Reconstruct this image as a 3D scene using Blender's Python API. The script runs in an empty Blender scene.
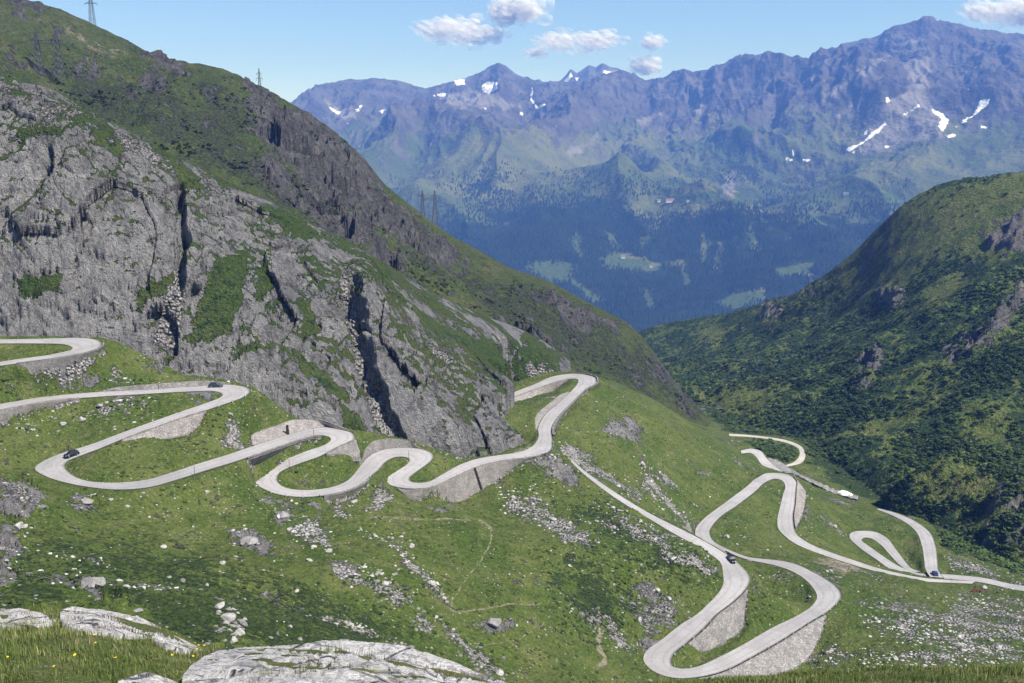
import bpy, bmesh, math, random
import numpy as np
from mathutils import Vector, Matrix
R = math.radians
random.seed(7)
rng = np.random.default_rng(7)
scene = bpy.context.scene
COL = scene.collection

# ------------------------------------------------------------------ camera
W, H, F = 1024, 683, 1000.0
PITCH = R(11.95)
CP, SP = math.cos(PITCH), math.sin(PITCH)

def ray(u, v):
    """direction through a photo position: horizontal azimuth (right +), tangent below horizontal"""
    u = np.asarray(u, float); v = np.asarray(v, float)
    x = (u - W / 2) / F; y = (H / 2 - v) / F
    dx = x; dy = CP + y * SP; dz = -SP + y * CP
    h = np.hypot(dx, dy)
    return np.arctan2(dx, dy), dz / h, dx / h, dy / h

def at(u, v, d):
    """point seen at (u, v), d metres ahead of the viewpoint"""
    az, t, hx, hy = ray(u, v); d = d / hy
    return np.stack([hx * d, hy * d, t * d], -1)

def atz(u, v, z):
    az, t, hx, hy = ray(u, v)
    d = np.asarray(z, float) / t
    return np.stack([hx * d, hy * d, t * d], -1)

def proj(p):
    x, y, z = p[..., 0], p[..., 1], p[..., 2]
    f = y * CP - z * SP; up = y * SP + z * CP
    f = np.maximum(f, 1e-3)
    return W / 2 + F * x / f, H / 2 - F * up / f

# ------------------------------------------------------------------ noise
def _hash(ix, iy, iz, seed):
    h = (ix.astype(np.int64) * 374761393 + iy.astype(np.int64) * 668265263 + iz.astype(np.int64) * 2147483647 + seed * 974711) & 0xFFFFFFFF
    h = ((h ^ (h >> 13)) * 1274126177) & 0xFFFFFFFF
    h = ((h ^ (h >> 16)) * 2246822519) & 0xFFFFFFFF
    return ((h ^ (h >> 15)) & 0xFFFF) / 65535.0

def vnoise(x, y, z=None, seed=0):
    """value noise, -1..1"""
    if z is None:
        z = np.zeros_like(x)
    ix, iy, iz = np.floor(x), np.floor(y), np.floor(z)
    fx, fy, fz = x - ix, y - iy, z - iz
    fx = fx * fx * fx * (fx * (fx * 6 - 15) + 10); fy = fy * fy * fy * (fy * (fy * 6 - 15) + 10); fz = fz * fz * (3 - 2 * fz)
    flat = not np.any(fz) 
    def lay(k):
        a = _hash(ix, iy, iz + k, seed); b = _hash(ix + 1, iy, iz + k, seed)
        c = _hash(ix, iy + 1, iz + k, seed); d = _hash(ix + 1, iy + 1, iz + k, seed)
        return (a + (b - a) * fx) * (1 - fy) + (c + (d - c) * fx) * fy
    r = lay(0)
    if not flat:
        r = r * (1 - fz) + lay(1) * fz
    return r * 2 - 1

def fbm(x, y, z=None, oct=4, seed=0, gain=.5, ridged=False):
    s = 0; a = 1; tot = 0
    for o in range(oct):
        k = 2.03 ** o
        # rotate each octave so the lattice does not show
        c, sn = math.cos(o * 1.1 + .5), math.sin(o * 1.1 + .5)
        n = vnoise((x * c - y * sn) * k + 17.3 * o, (x * sn + y * c) * k - 9.1 * o, None if z is None else z * k + 5.7 * o, seed + o)
        if ridged:
            n = 1 - 2 * np.abs(n)
        s = s + a * n; tot += a; a *= gain
    return s / tot

def facets(x, y, z, seed=0, tilt=1.0):
    """broken rock: every cell of a Voronoi split is a plane with its own tilt and offset; also how close the cell border is"""
    ix, iy, iz = np.floor(x), np.floor(y), np.floor(z)
    best = np.full(x.shape, 1e9); sec = np.full(x.shape, 1e9); val = np.zeros(x.shape)
    for i in (-1, 0, 1):
        for j in (-1, 0, 1):
            for k in (-1, 0, 1):
                cx, cy, cz = ix + i, iy + j, iz + k
                dx = x - cx - _hash(cx, cy, cz, seed); dy = y - cy - _hash(cx, cy, cz, seed + 1); dz = z - cz - _hash(cx, cy, cz, seed + 2)
                d = dx * dx + dy * dy + dz * dz
                v = tilt * (dx * (_hash(cx, cy, cz, seed + 3) - .5) + dy * (_hash(cx, cy, cz, seed + 4) - .5) + dz * (_hash(cx, cy, cz, seed + 5) - .5)) * 2 + (_hash(cx, cy, cz, seed + 6) - .5)
                m = d < best
                sec = np.where(m, best, np.minimum(sec, d)); val = np.where(m, v, val); best = np.where(m, d, best)
    return val, np.sqrt(sec) - np.sqrt(best)

def sstep(a, b, x):
    t = np.clip((x - a) / (b - a), 0, 1)
    return t * t * (3 - 2 * t)

def poly_sd(u, v, poly):
    """signed distance to a polygon, positive inside"""
    P = np.asarray(poly, float)
    n = len(P)
    d = np.full(u.shape, 1e9); ins = np.zeros(u.shape, bool)
    for i in range(n):
        ax, ay = P[i]; bx, by = P[(i + 1) % n]
        ex, ey = bx - ax, by - ay
        wx, wy = u - ax, v - ay
        t = np.clip((wx * ex + wy * ey) / (ex * ex + ey * ey + 1e-9), 0, 1)
        d = np.minimum(d, np.hypot(wx - ex * t, wy - ey * t))
        if ay != by:
            c = ((ay > v) != (by > v)) & (u < (bx - ax) * (v - ay) / (by - ay) + ax)
            ins ^= c
    return np.where(ins, d, -d)

def paint(u, v, polys, soft=3.0):
    """0..1 coverage of patches, soft edges"""
    out = np.zeros(u.shape)
    for p in polys:
        P = np.asarray(p, float)
        m = (u > P[:, 0].min() - soft) & (u < P[:, 0].max() + soft) & (v > P[:, 1].min() - soft) & (v < P[:, 1].max() + soft)
        if not m.any():
            continue
        s = poly_sd(u[m], v[m], p)
        out[m] = np.maximum(out[m], sstep(-soft, soft, s))
    return out

def line_d(u, v, pts):
    d = np.full(u.shape, 1e9)
    for (ax, ay), (bx, by) in zip(pts[:-1], pts[1:]):
        ex, ey = bx - ax, by - ay
        t = np.clip(((u - ax) * ex + (v - ay) * ey) / (ex * ex + ey * ey + 1e-9), 0, 1)
        d = np.minimum(d, np.hypot(u - ax - ex * t, v - ay - ey * t))
    return d

# ------------------------------------------------------------------ smooth surfaces from a few measured points
class Surf:
    """height over (azimuth, ln distance), thin plate through control points, tabulated"""
    def __init__(self, pts, az=(-.75, .75), r=(20, 1500), lam=1e-5, n=(180, 220)):
        pts = np.asarray(pts, float)
        a = np.arctan2(pts[:, 0], pts[:, 1]); s = np.log(np.hypot(pts[:, 0], pts[:, 1]))
        f = pts[:, 2] / np.exp(s)
        N = len(a)
        K = self.k((a[:, None] - a) ** 2 + (s[:, None] - s) ** 2) + lam * np.eye(N)
        P = np.stack([np.ones(N), a, s], 1)
        A = np.zeros((N + 3, N + 3)); A[:N, :N] = K; A[:N, N:] = P; A[N:, :N] = P.T
        w = np.linalg.solve(A, np.r_[f, 0, 0, 0])
        self.a0, self.a1 = az; self.s0, self.s1 = math.log(r[0]), math.log(r[1])
        ga = np.linspace(*az, n[0]); gs = np.linspace(self.s0, self.s1, n[1])
        T = np.zeros(n)
        for i in range(n[0]):
            d2 = (ga[i] - a[None, :]) ** 2 + (gs[:, None] - s[None, :]) ** 2
            T[i] = self.k(d2) @ w[:N] + w[N] + w[N + 1] * ga[i] + w[N + 2] * gs
        self.T = T; self.n = n
    @staticmethod
    def k(r2):
        return .5 * r2 * np.log(r2 + 1e-12)
    def z(self, x, y):
        a = np.arctan2(x, y); r = np.hypot(x, y); s = np.log(r)
        fa = np.clip((a - self.a0) / (self.a1 - self.a0), 0, 1) * (self.n[0] - 1.001)
        fs = np.clip((s - self.s0) / (self.s1 - self.s0), 0, 1) * (self.n[1] - 1.001)
        i = fa.astype(int); j = fs.astype(int); fa = fa - i; fs = fs - j
        T = self.T
        return r * ((T[i, j] * (1 - fs) + T[i, j + 1] * fs) * (1 - fa) + (T[i + 1, j] * (1 - fs) + T[i + 1, j + 1] * fs) * fa)

def cps(*rows):
    return np.array([at(*r) for r in rows])

# ------------------------------------------------------------------ mesh + object helpers
def np_mesh(name, verts, faces, smooth=True):
    """faces: (n,k) index array"""
    me = bpy.data.meshes.new(name)
    verts = np.ascontiguousarray(verts, np.float32); faces = np.ascontiguousarray(faces, np.int32)
    n, k = faces.shape
    me.vertices.add(len(verts)); me.vertices.foreach_set('co', verts.ravel())
    me.loops.add(n * k); me.loops.foreach_set('vertex_index', faces.ravel())
    me.polygons.add(n)
    me.polygons.foreach_set('loop_start', np.arange(n, dtype=np.int32) * k)
    me.polygons.foreach_set('loop_total', np.full(n, k, np.int32))
    me.polygons.foreach_set('use_smooth', np.full(n, smooth, bool))
    me.update(); me.validate()
    return me

def add_attr(me, name, rgba):
    at_ = me.attributes.new(name, 'FLOAT_COLOR', 'POINT')
    at_.data.foreach_set('color', np.ascontiguousarray(rgba, np.float32).ravel())

def link(name, me, mat=None, parent=None):
    o = bpy.data.objects.new(name, me); COL.objects.link(o)
    if mat is not None and me is not None and not me.materials:
        me.materials.append(mat)
    if parent: o.parent = parent
    return o

def tag(o, label=None, cat=None, group=None, kind=None):
    if label: o['label'] = label
    if cat: o['category'] = cat
    if group: o['group'] = group
    if kind: o['kind'] = kind
    return o

def thing(name, loc, label, cat, group=None, rz=0):
    o = bpy.data.objects.new(name, None); COL.objects.link(o)
    o.empty_display_size = .2
    o.location = loc; o.rotation_euler = (0, 0, rz)
    return tag(o, label, cat, group)

def copy_tree(o, parent=None):
    c = o.copy(); COL.objects.link(c)
    if parent: c.parent = parent
    for ch in list(o.children):
        copy_tree(ch, c)
    return c

def grid_faces(na, nr):
    i = np.arange(na - 1)[:, None] * nr + np.arange(nr - 1)[None, :]
    return np.stack([i, i + nr, i + nr + 1, i + 1], -1).reshape(-1, 4)

def compact(verts, faces, *attrs):
    used = np.zeros(len(verts), bool); used[faces.ravel()] = True
    m = np.cumsum(used) - 1
    return (verts[used], m[faces]) + tuple(a[used] for a in attrs)

def box_bm(bm, c, s, rot=None):
    m = Matrix.Translation(c) @ (rot or Matrix.Identity(4)) @ Matrix.Diagonal((*s, 1))
    return bmesh.ops.create_cube(bm, size=1, matrix=m)['verts']

def bar_bm(bm, p, q, r, n=4):
    p, q = Vector(p), Vector(q); d = q - p
    m = Matrix.Translation((p + q) / 2) @ d.to_track_quat('Z', 'Y').to_matrix().to_4x4()
    bmesh.ops.create_cone(bm, cap_ends=True, segments=n, radius1=r, radius2=r, depth=d.length, matrix=m)

def bm_obj(name, bm, mat, parent=None, smooth=False):
    me = bpy.data.meshes.new(name); bm.to_mesh(me); bm.free()
    if smooth:
        for p in me.polygons: p.use_smooth = True
    return link(name, me, mat, parent)

# ------------------------------------------------------------------ materials
class NT:
    def __init__(self, name):
        self.m = bpy.data.materials.new(name); self.m.use_nodes = True
        self.t = self.m.node_tree; self.t.nodes.clear()
        self.out = self.t.nodes.new('ShaderNodeOutputMaterial')
    def n(self, typ, **kw):
        nd = self.t.nodes.new(typ)
        for k, v in kw.items(): setattr(nd, k, v)
        return nd
    def l(self, a, b): self.t.links.new(a, b)
    def val(self, sock, v):
        if hasattr(v, 'is_output') or isinstance(v, bpy.types.NodeSocket): self.l(v, sock)
        else: sock.default_value = v
    def math(self, op, a, b=0.0, c=None, clamp=False):
        nd = self.n('ShaderNodeMath', operation=op); nd.use_clamp = clamp
        self.val(nd.inputs[0], a); self.val(nd.inputs[1], b)
        if c is not None: self.val(nd.inputs[2], c)
        return nd.outputs[0]
    def ramp(self, f, lo, hi):
        nd = self.n('ShaderNodeMapRange', interpolation_type='SMOOTHSTEP')
        self.val(nd.inputs[0], f); nd.inputs[1].default_value = lo; nd.inputs[2].default_value = hi
        return nd.outputs[0]
    def mix(self, f, a, b):
        nd = self.n('ShaderNodeMix', data_type='RGBA')
        self.val(nd.inputs[0], f)
        for s, v in ((nd.inputs[6], a), (nd.inputs[7], b)):
            self.val(s, v if isinstance(v, bpy.types.NodeSocket) else (*v, 1))
        return nd.outputs[2]
    def noise(self, co, scale, detail=4, rough=.55, dist=0):
        nd = self.n('ShaderNodeTexNoise'); self.l(co, nd.inputs['Vector'])
        nd.inputs['Scale'].default_value = scale; nd.inputs['Detail'].default_value = detail
        nd.inputs['Roughness'].default_value = rough; nd.inputs['Distortion'].default_value = dist
        return nd.outputs[0]
    def vor(self, co, scale, feat='F1', out=0):
        nd = self.n('ShaderNodeTexVoronoi', feature=feat); self.l(co, nd.inputs['Vector'])
        nd.inputs['Scale'].default_value = scale
        return nd.outputs[out]
    def stretch(self, co, sc, rot=(0, 0, 0)):
        nd = self.n('ShaderNodeMapping'); self.l(co, nd.inputs[0]); nd.inputs['Scale'].default_value = sc
        nd.inputs['Rotation'].default_value = rot
        return nd.outputs[0]
    def bump(self, h, dist, strength=1.0, normal=None):
        nd = self.n('ShaderNodeBump'); self.val(nd.inputs['Height'], h)
        nd.inputs['Distance'].default_value = dist; nd.inputs['Strength'].default_value = strength
        if normal is not None: self.l(normal, nd.inputs['Normal'])
        return nd.outputs[0]
    def surf(self, color, rough=.9, normal=None, spec=.2, metal=0):
        b = self.n('ShaderNodeBsdfPrincipled')
        self.val(b.inputs['Base Color'], color if isinstance(color, bpy.types.NodeSocket) else (*color, 1))
        self.val(b.inputs['Roughness'], rough); b.inputs['Specular IOR Level'].default_value = spec
        b.inputs['Metallic'].default_value = metal
        if normal is not None: self.l(normal, b.inputs['Normal'])
        self.l(b.outputs[0], self.out.inputs[0]); return self.m
    def pos(self):
        return self.n('ShaderNodeNewGeometry').outputs['Position']
    def obj(self):
        return self.n('ShaderNodeTexCoord').outputs['Object']
    def attr(self, name):
        a = self.n('ShaderNodeAttribute', attribute_name=name)
        s = self.n('ShaderNodeSeparateColor'); self.l(a.outputs['Color'], s.inputs[0])
        return s.outputs[0], s.outputs[1], s.outputs[2], a.outputs['Alpha']
    def nz(self):
        s = self.n('ShaderNodeSeparateXYZ'); self.l(self.n('ShaderNodeNewGeometry').outputs['True Normal'], s.inputs[0])
        return s.outputs[2]

def simple(name, col, rough=.6, spec=.3, metal=0, var=.12, scale=3.0, dist=.0):
    t = NT(name); co = t.obj()
    n = t.noise(co, scale, 4, .6)
    c = t.mix(t.ramp(n, .3, .7), tuple(x * (1 - var) for x in col), tuple(min(1, x * (1 + var)) for x in col))
    return t.surf(c, rough, t.bump(n, dist) if dist else None, spec, metal)

def terrain_mat(name, s, grass, rock, scree=((.30, .285, .275), (.42, .40, .385)), shrub=(.022, .045, .014), steep=None, bump=1.0, blades=True, pebbles=.3):
    """s: size of the finest detail in metres. mask = rock, scree, shrub, bare soil"""
    t = NT(name); co = t.pos()
    mr, mg, mb, ma = t.attr('mask')
    n1 = t.noise(co, 1 / (s * 70), 5, .62); n2 = t.noise(co, 1 / (s * 16), 5, .66); n3 = t.noise(co, 1 / (s * 4), 4, .7); n4 = t.noise(co, 1 / (s * 1.3), 3, .75)
    sub = lambda n, k: t.math('MULTIPLY', t.math('SUBTRACT', n, .5), k)
    add = lambda *q: q[0] if len(q) == 1 else t.math('ADD', q[0], add(*q[1:]))
    # grass: three tones, dry tufts, dark tussocks
    g = t.mix(t.ramp(n1, .36, .62), grass[0], grass[1])
    g = t.mix(t.math('MULTIPLY', t.ramp(n2, .47, .64), .8), g, grass[2])
    g = t.mix(t.math('MULTIPLY', t.ramp(n3, .50, .66), .7), g, tuple(x * .38 for x in grass[1]))
    g = t.mix(t.math('MULTIPLY', t.ramp(n4, .54, .68), .55), g, tuple(min(1, x * 1.9) for x in grass[2]))
    g = t.mix(t.math('MULTIPLY', t.ramp(n4, .46, .34), .5), g, tuple(x * .4 for x in grass[0]))
    fs = t.ramp(add(mb, sub(n2, 2.2), sub(n3, 1.2)), .42, .60)
    g = t.mix(fs, g, t.mix(t.ramp(n4, .4, .62), tuple(x * .7 for x in shrub), tuple(x * 1.7 for x in shrub)))
    # scree: single stones
    vc = t.n('ShaderNodeSeparateColor'); vn = t.n('ShaderNodeTexVoronoi'); t.l(co, vn.inputs['Vector']); vn.inputs['Scale'].default_value = 1 / (s * 1.5)
    vd = vn.outputs[0]; t.l(vn.outputs[1], vc.inputs[0])
    sc = t.mix(vc.outputs[0], scree[0], scree[1])
    sc = t.mix(t.math('MULTIPLY', t.ramp(n3, .42, .62), .6), sc, tuple(x * .6 for x in scree[0]))
    sc = t.mix(t.math('MULTIPLY', t.ramp(vd, .40, .72), .7), sc, tuple(x * .3 for x in scree[0]))
    # rock: blocks, dark seams running down, lichen
    cs = t.stretch(co, (1, 1, .35), (.12, .1, 0))
    r1 = t.noise(cs, 1 / (s * 26), 6, .7, .6); r2 = t.noise(cs, 1 / (s * 6), 6, .74, .5); r3 = t.noise(co, 1 / (s * 1.6), 5, .78)
    rk = t.mix(t.ramp(r1, .36, .62), rock[0], rock[1])
    rk = t.mix(t.math('MULTIPLY', t.ramp(r2, .52, .66), .85), rk, rock[2])
    rk = t.mix(t.math('MULTIPLY', t.ramp(r2, .47, .36), .8), rk, tuple(x * .42 for x in rock[0]))
    rk = t.mix(t.math('MULTIPLY', t.ramp(r3, .53, .66), .6), rk, tuple(x * 1.15 for x in rock[2]))
    rk = t.mix(t.math('MULTIPLY', t.ramp(r3, .46, .33), .65), rk, tuple(x * .4 for x in rock[0]))
    stk = t.noise(t.stretch(co, (1, 1, .10)), 1 / (s * 6), 5, .7, .8)
    rk = t.mix(t.math('MULTIPLY', t.ramp(stk, .53, .66), .6), rk, tuple(x * .42 for x in rock[0]))
    rk = t.mix(t.math('MULTIPLY', t.ramp(stk, .46, .36), .35), rk, tuple(x * 1.1 for x in rock[2]))
    f = add(mr, sub(n2, 2.0), sub(n3, 1.5))
    if steep:
        f = t.math('ADD', f, t.math('MULTIPLY', t.ramp(t.nz(), steep[1], steep[0]), steep[2]))
    f = t.ramp(f, .44, .58)
    f2 = t.ramp(add(mg, sub(n2, 1.9), sub(n3, .8), sub(n4, 1.2)), .47, .60)
    f3 = t.math('MULTIPLY', t.ramp(vd, .34, .22), t.ramp(add(vc.outputs[1], sub(n2, pebbles), sub(n1, pebbles)), .93, .97))   # stray stones in the turf
    soil = t.mix(n3, (.17, .135, .095), (.30, .26, .21))
    c = t.mix(t.math('MULTIPLY', f3, 1.0 if pebbles else 0.0), g, t.mix(vc.outputs[2], scree[0], scree[1]))
    c = t.mix(t.ramp(add(ma, sub(n3, 1.0)), .4, .6), c, soil)
    c = t.mix(f, c, rk); c = t.mix(f2, c, sc)
    hg = t.math('ADD', t.math('MULTIPLY', n3, 1.2), t.math('MULTIPLY', n4, .8))
    hr = t.math('ADD', t.math('MULTIPLY', r2, 3.2), t.math('MULTIPLY', r3, 1.3))
    hs = t.math('MULTIPLY', vd, -1.2)
    hm = t.n('ShaderNodeMix', data_type='FLOAT'); t.val(hm.inputs[0], f); t.val(hm.inputs[2], hg); t.val(hm.inputs[3], hr)
    hm2 = t.n('ShaderNodeMix', data_type='FLOAT'); t.val(hm2.inputs[0], f2); t.val(hm2.inputs[2], hm.outputs[0]); t.val(hm2.inputs[3], hs)
    return t.surf(c, .95, t.bump(hm2.outputs[0], s * 2.2 * bump), .1)

def masonry_mat(name, a, b, size, mortar=.5):
    t = NT(name); co = t.pos()
    cs = t.stretch(co, (1, 1, 1.7))
    v = t.n('ShaderNodeSeparateColor'); t.l(t.vor(cs, 1 / size, 'F1', 1), v.inputs[0])
    e = t.ramp(t.vor(cs, 1 / size, 'DISTANCE_TO_EDGE'), .10, .0)
    n = t.noise(co, .35, 5, .65); n2 = t.noise(co, 3, 4, .7)
    c = t.mix(v.outputs[0], a, b)
    c = t.mix(t.math('MULTIPLY', t.ramp(n, .42, .68), .55), c, tuple(x * .5 for x in a))
    c = t.mix(t.math('MULTIPLY', e, mortar), c, tuple(x * .35 for x in a))
    c = t.mix(t.math('MULTIPLY', n2, .3), c, tuple(x * .6 for x in b))
    return t.surf(c, .92, t.bump(t.math('ADD', t.math('MULTIPLY', e, -.6), n2), size * .25), .15)
HAZE = 0.95e-4
# ================================================================== ROADS (edge pairs read off the photo, heights falling along the road)
UPPER = [(-80,418,-80,425,-71.5),(0,404,0,410.5,-73),(50,396,50,401.5,None),(100,392,100,397,None),(150,389.5,150,394,None),(195,386.5,197,391.5,None),
 (228,384.5,214,391.5,None),(246,387,221,393.5,None),(251,391,222,395.5,-76.3),(246,396.5,218,398.5,None),(232,402,206,403,None),(210,409.5,190,408.5,None),
 (182,418,167,416.5,None),(155,427.5,140,426,None),(125,438.5,112,436.5,None),(100,449,86,446,None),(80,456.5,62,453,None),(69,461,44,460.5,None),
 (65,466,34,468,-83.5),(69,472,42,475,None),(78,478,60,481.5,None),(95,482,90,487.5,None),(120,482.5,120,490,None),(145,480,148,488,None),(170,473,176,480.5,None),
 (200,463,206,471,None),(228,454.5,234,462.5,-87.5),(250,447,256,455,None),(275,439,281,446,None),(300,431.5,304,438.5,None),(325,427,320,435.5,None),
 (342,428.5,328,437,None),(353,433,330.5,439.5,None),(355.5,438,329,442,-91),(349,442.5,322,446,None),(336,448,308,450.5,None),(322,456,296,455,None),
 (305,462,282,461,None),(290,467.5,268,468,None),(280,473,255,476,None),(277.5,479.5,253,481.5,-95.5),(281,485,262,488.5,None),(291,489,277,494.5,None),
 (308,490,300,497.5,None),(328,488,330,495,None),(345,482,356,487.5,None),(354,474,370,477.5,-99.4),(362,463.5,380,469.5,None),(372,454,386,462.5,None),
 (386,449,394,458,None),(402,447.5,402,457,None),(420,448.5,408,458.5,None),(432,452.5,409.5,460.5,-102.2),(434,458,406.5,464.5,None),(427,465,398,470,None),
 (417,472,389,476,None),(410,478,384,481,-105),(411,481.5,391,486,None),(418,483,406,489,None),(428,482,424,489,None),(442,474.5,442,483,None),
 (460,464.5,461,474,None),(478,458.5,480,466,None),(500,455,502,461,-108),(520,452,525,458,None),(531,447,548,453,None),(538,438,552.5,443,None),
 (538,428,551.5,430,None),(544,416,558,417.5,None),(557,404.5,571,404,None),(568,394.5,585,390,None),(578,381.5,597,381,-113),(577,379,594,376.5,None),
 (570,379,576,373.5,None),(560,381,560,375,None),(535,389.5,535,384,-115.5),(510,399,508,394.5,-116.6),(480,410,480,405,-118)]
TERRACE = [(-80,341,-80,345,-61),(0,339.3,0,343.8,-61.6),(40,338.8,40,343.8,None),(64,338,64,344.5,None),(84,337.8,71,347,None),(97,339.5,72,348.3,-62.3),(102.5,343.5,71.5,349.2,None),
 (99,348.5,69,350.8,None),(86,353,62,352.2,None),(60,358,50,354.8,None),(20,363.5,15,359.5,None),(0,366,0,361.8,-64),(-80,378,-80,373,-66)]
LOWER = [(572,460.5,570.5,461.5,-117),(586,472,583.5,474,-117.4),(600,482,599,486.5,-118),(625,498.5,625,504.5,None),(650,513.5,650,519.5,None),(675,526,675,534.5,None),(697,537,697,546.5,None),(714,546.5,711,555,None),
 (729,555.5,720.5,563,-128),(741,565,722.5,573,None),(751,578,722.5,585,None),(746,590,716,595.5,None),(735,601,708,603.5,None),(717,614.5,697,614,None),
 (706,627,681,624,None),(687,643.5,664,637.5,None),(674,655,643,655,None),(671,663,644,664,-134.5),(677,668.5,657,674,None),(692,668,675,678.8,None),
 (707,662.8,700,677.5,None),(723,655,724,671.5,None),(742,645,752,657.5,None),(772,627.5,783,640,None),(799,614.5,811,622,None),(813,604.5,832,609,None),
 (816.5,595,842,597,-141),(807.5,582,835.5,585.5,None),(792,571.5,815,573,None),(775,565.5,795,563.5,None),(758,562,775,560,None),(740,557.5,748,557.2,-145),
 (725,550.5,732,551.5,None)]
LOWER_B = [(752,562,750,557.8,-144.6),(735,556.5,735,552.5,None),(723,553.5,722,546.5,None),(707,545.5,713,540.5,None),(696,537.5,710,532,-148.2),(695,530,713,526,None),(700,522.5,719,519,None),
 (724,503.5,738,505.5,None),(746,487,756,491.5,None),(758,477.5,767,482,None),(770,472.8,776,479,-154),(786,474,781.5,480.5,None),(795.5,480,785,486,None),(796,490,783,494,None),
 (795,505,779.5,508,None),(793.5,520,777,521.5,None),(797,534,779.5,531,-159.5),(810.5,544,795,544,None),(831,552.5,818,553.5,None),(853,560,843,562,None),(878,568.2,868,569.5,None),
 (905,574.7,893,575.7,None),(925,578.2,918,581.3,None),(948,580,940,582.7,-166),(975,581.5,972,584,-167)]
LOOP = [(1040,588,1036,594,-167.8),(1011,584,1010,589,-168.2),(986,578.2,984,583.2,None),(958,575.2,957,580,-169),(940,574,934,578.5,None),(920,573.5,913,576.5,None),(903,568,893,570.5,None),
 (884,556.5,875.5,559,-171.5),(868,545,858,546.5,None),(862,540.5,849,537,None),(866,537.8,853,531.5,None),(873,539.5,872,531,-173),(880,544.5,884,535.5,None),(888,553,896,549,None),(899,564.5,907.5,564,-173.4),(904,568.5,911.5,568.5,-172.5),(913,572.8,921,572,-170.2)]
RIGHT = [(930,577,944,578,-168.4),(926,571,939.5,572,-169.2),(924,560,938,562,None),(921.5,545,936,546,None),(914.5,530,928,530,None),(903,521,912,519.5,None),(890,514.5,896,513,None),(877,509.5,879,508.5,-177)]
VALLEY = [(741,450.5,741,454,-185),(752,448.5,751,453,None),(759,450,755,456,None),(766,457,760,463,None),(774,465,766,469,None),(784,472,772,473,-190)]
TORRENT = [(766,458,776,470,-190),(778,460,784,473,-190),(786,466,793,474,None),(800,474,806,481,None),(820,483,822,488.5,None),(835,490,836,494.5,None),(858,496.5,858,500,-188)]
FARPATH = [(729,433.6,729,436.2,-197),(745,434.6,745,436.8,None),(768,437,768,439.2,None),(788,440.5,786,442.8,None),(801,446,797,447.5,None),(805,452,799.5,452,None),(805,459,798,458,None),(800,464,793,462.5,None),(786,467,786,465,-191)]

def expand(st, step=1.2, smooth=2):
    """edge pairs -> dense left/right edge points in the world"""
    st = np.array([[np.nan if q is None else q for q in s] for s in st], float)
    n = len(st)
    cen = atz((st[:, 0] + st[:, 2]) / 2, (st[:, 1] + st[:, 3]) / 2, np.full(n, np.nanmean(st[:, 4])))
    L = np.r_[0, np.cumsum(np.linalg.norm(np.diff(cen, axis=0), axis=1))]
    ok = ~np.isnan(st[:, 4]); z = np.interp(L, L[ok], st[ok, 4])
    m = max(8, int(L[-1] / step))
    t = np.linspace(0, L[-1], m)
    def cr(y):                                    # cubic through the stations
        d = np.gradient(y, L)
        i = np.clip(np.searchsorted(L, t, 'right') - 1, 0, n - 2); h = L[i + 1] - L[i]; s = (t - L[i]) / h
        return (2*s**3 - 3*s**2 + 1) * y[i] + (s**3 - 2*s**2 + s) * h * d[i] + (-2*s**3 + 3*s**2) * y[i+1] + (s**3 - s**2) * h * d[i+1]
    zz = np.interp(t, L, z)
    for _ in range(30): zz[1:-1] = (zz[:-2] + zz[2:]) / 2 * .5 + zz[1:-1] * .5
    a = atz(cr(st[:, 0]), cr(st[:, 1]), zz); b = atz(cr(st[:, 2]), cr(st[:, 3]), zz)
    for _ in range(smooth):
        for q in (a, b): q[1:-1, :2] = q[1:-1, :2] * .5 + (q[:-2, :2] + q[2:, :2]) * .25
    # station index of every sample
    return a, b, np.interp(t, L, np.arange(n))

ROADS = {k: expand(v) for k, v in dict(UPPER=UPPER, TERRACE=TERRACE, LOWER=LOWER, LOWER_B=LOWER_B, LOOP=LOOP, RIGHT=RIGHT, VALLEY=VALLEY, TORRENT=TORRENT, FARPATH=FARPATH).items()}

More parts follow.
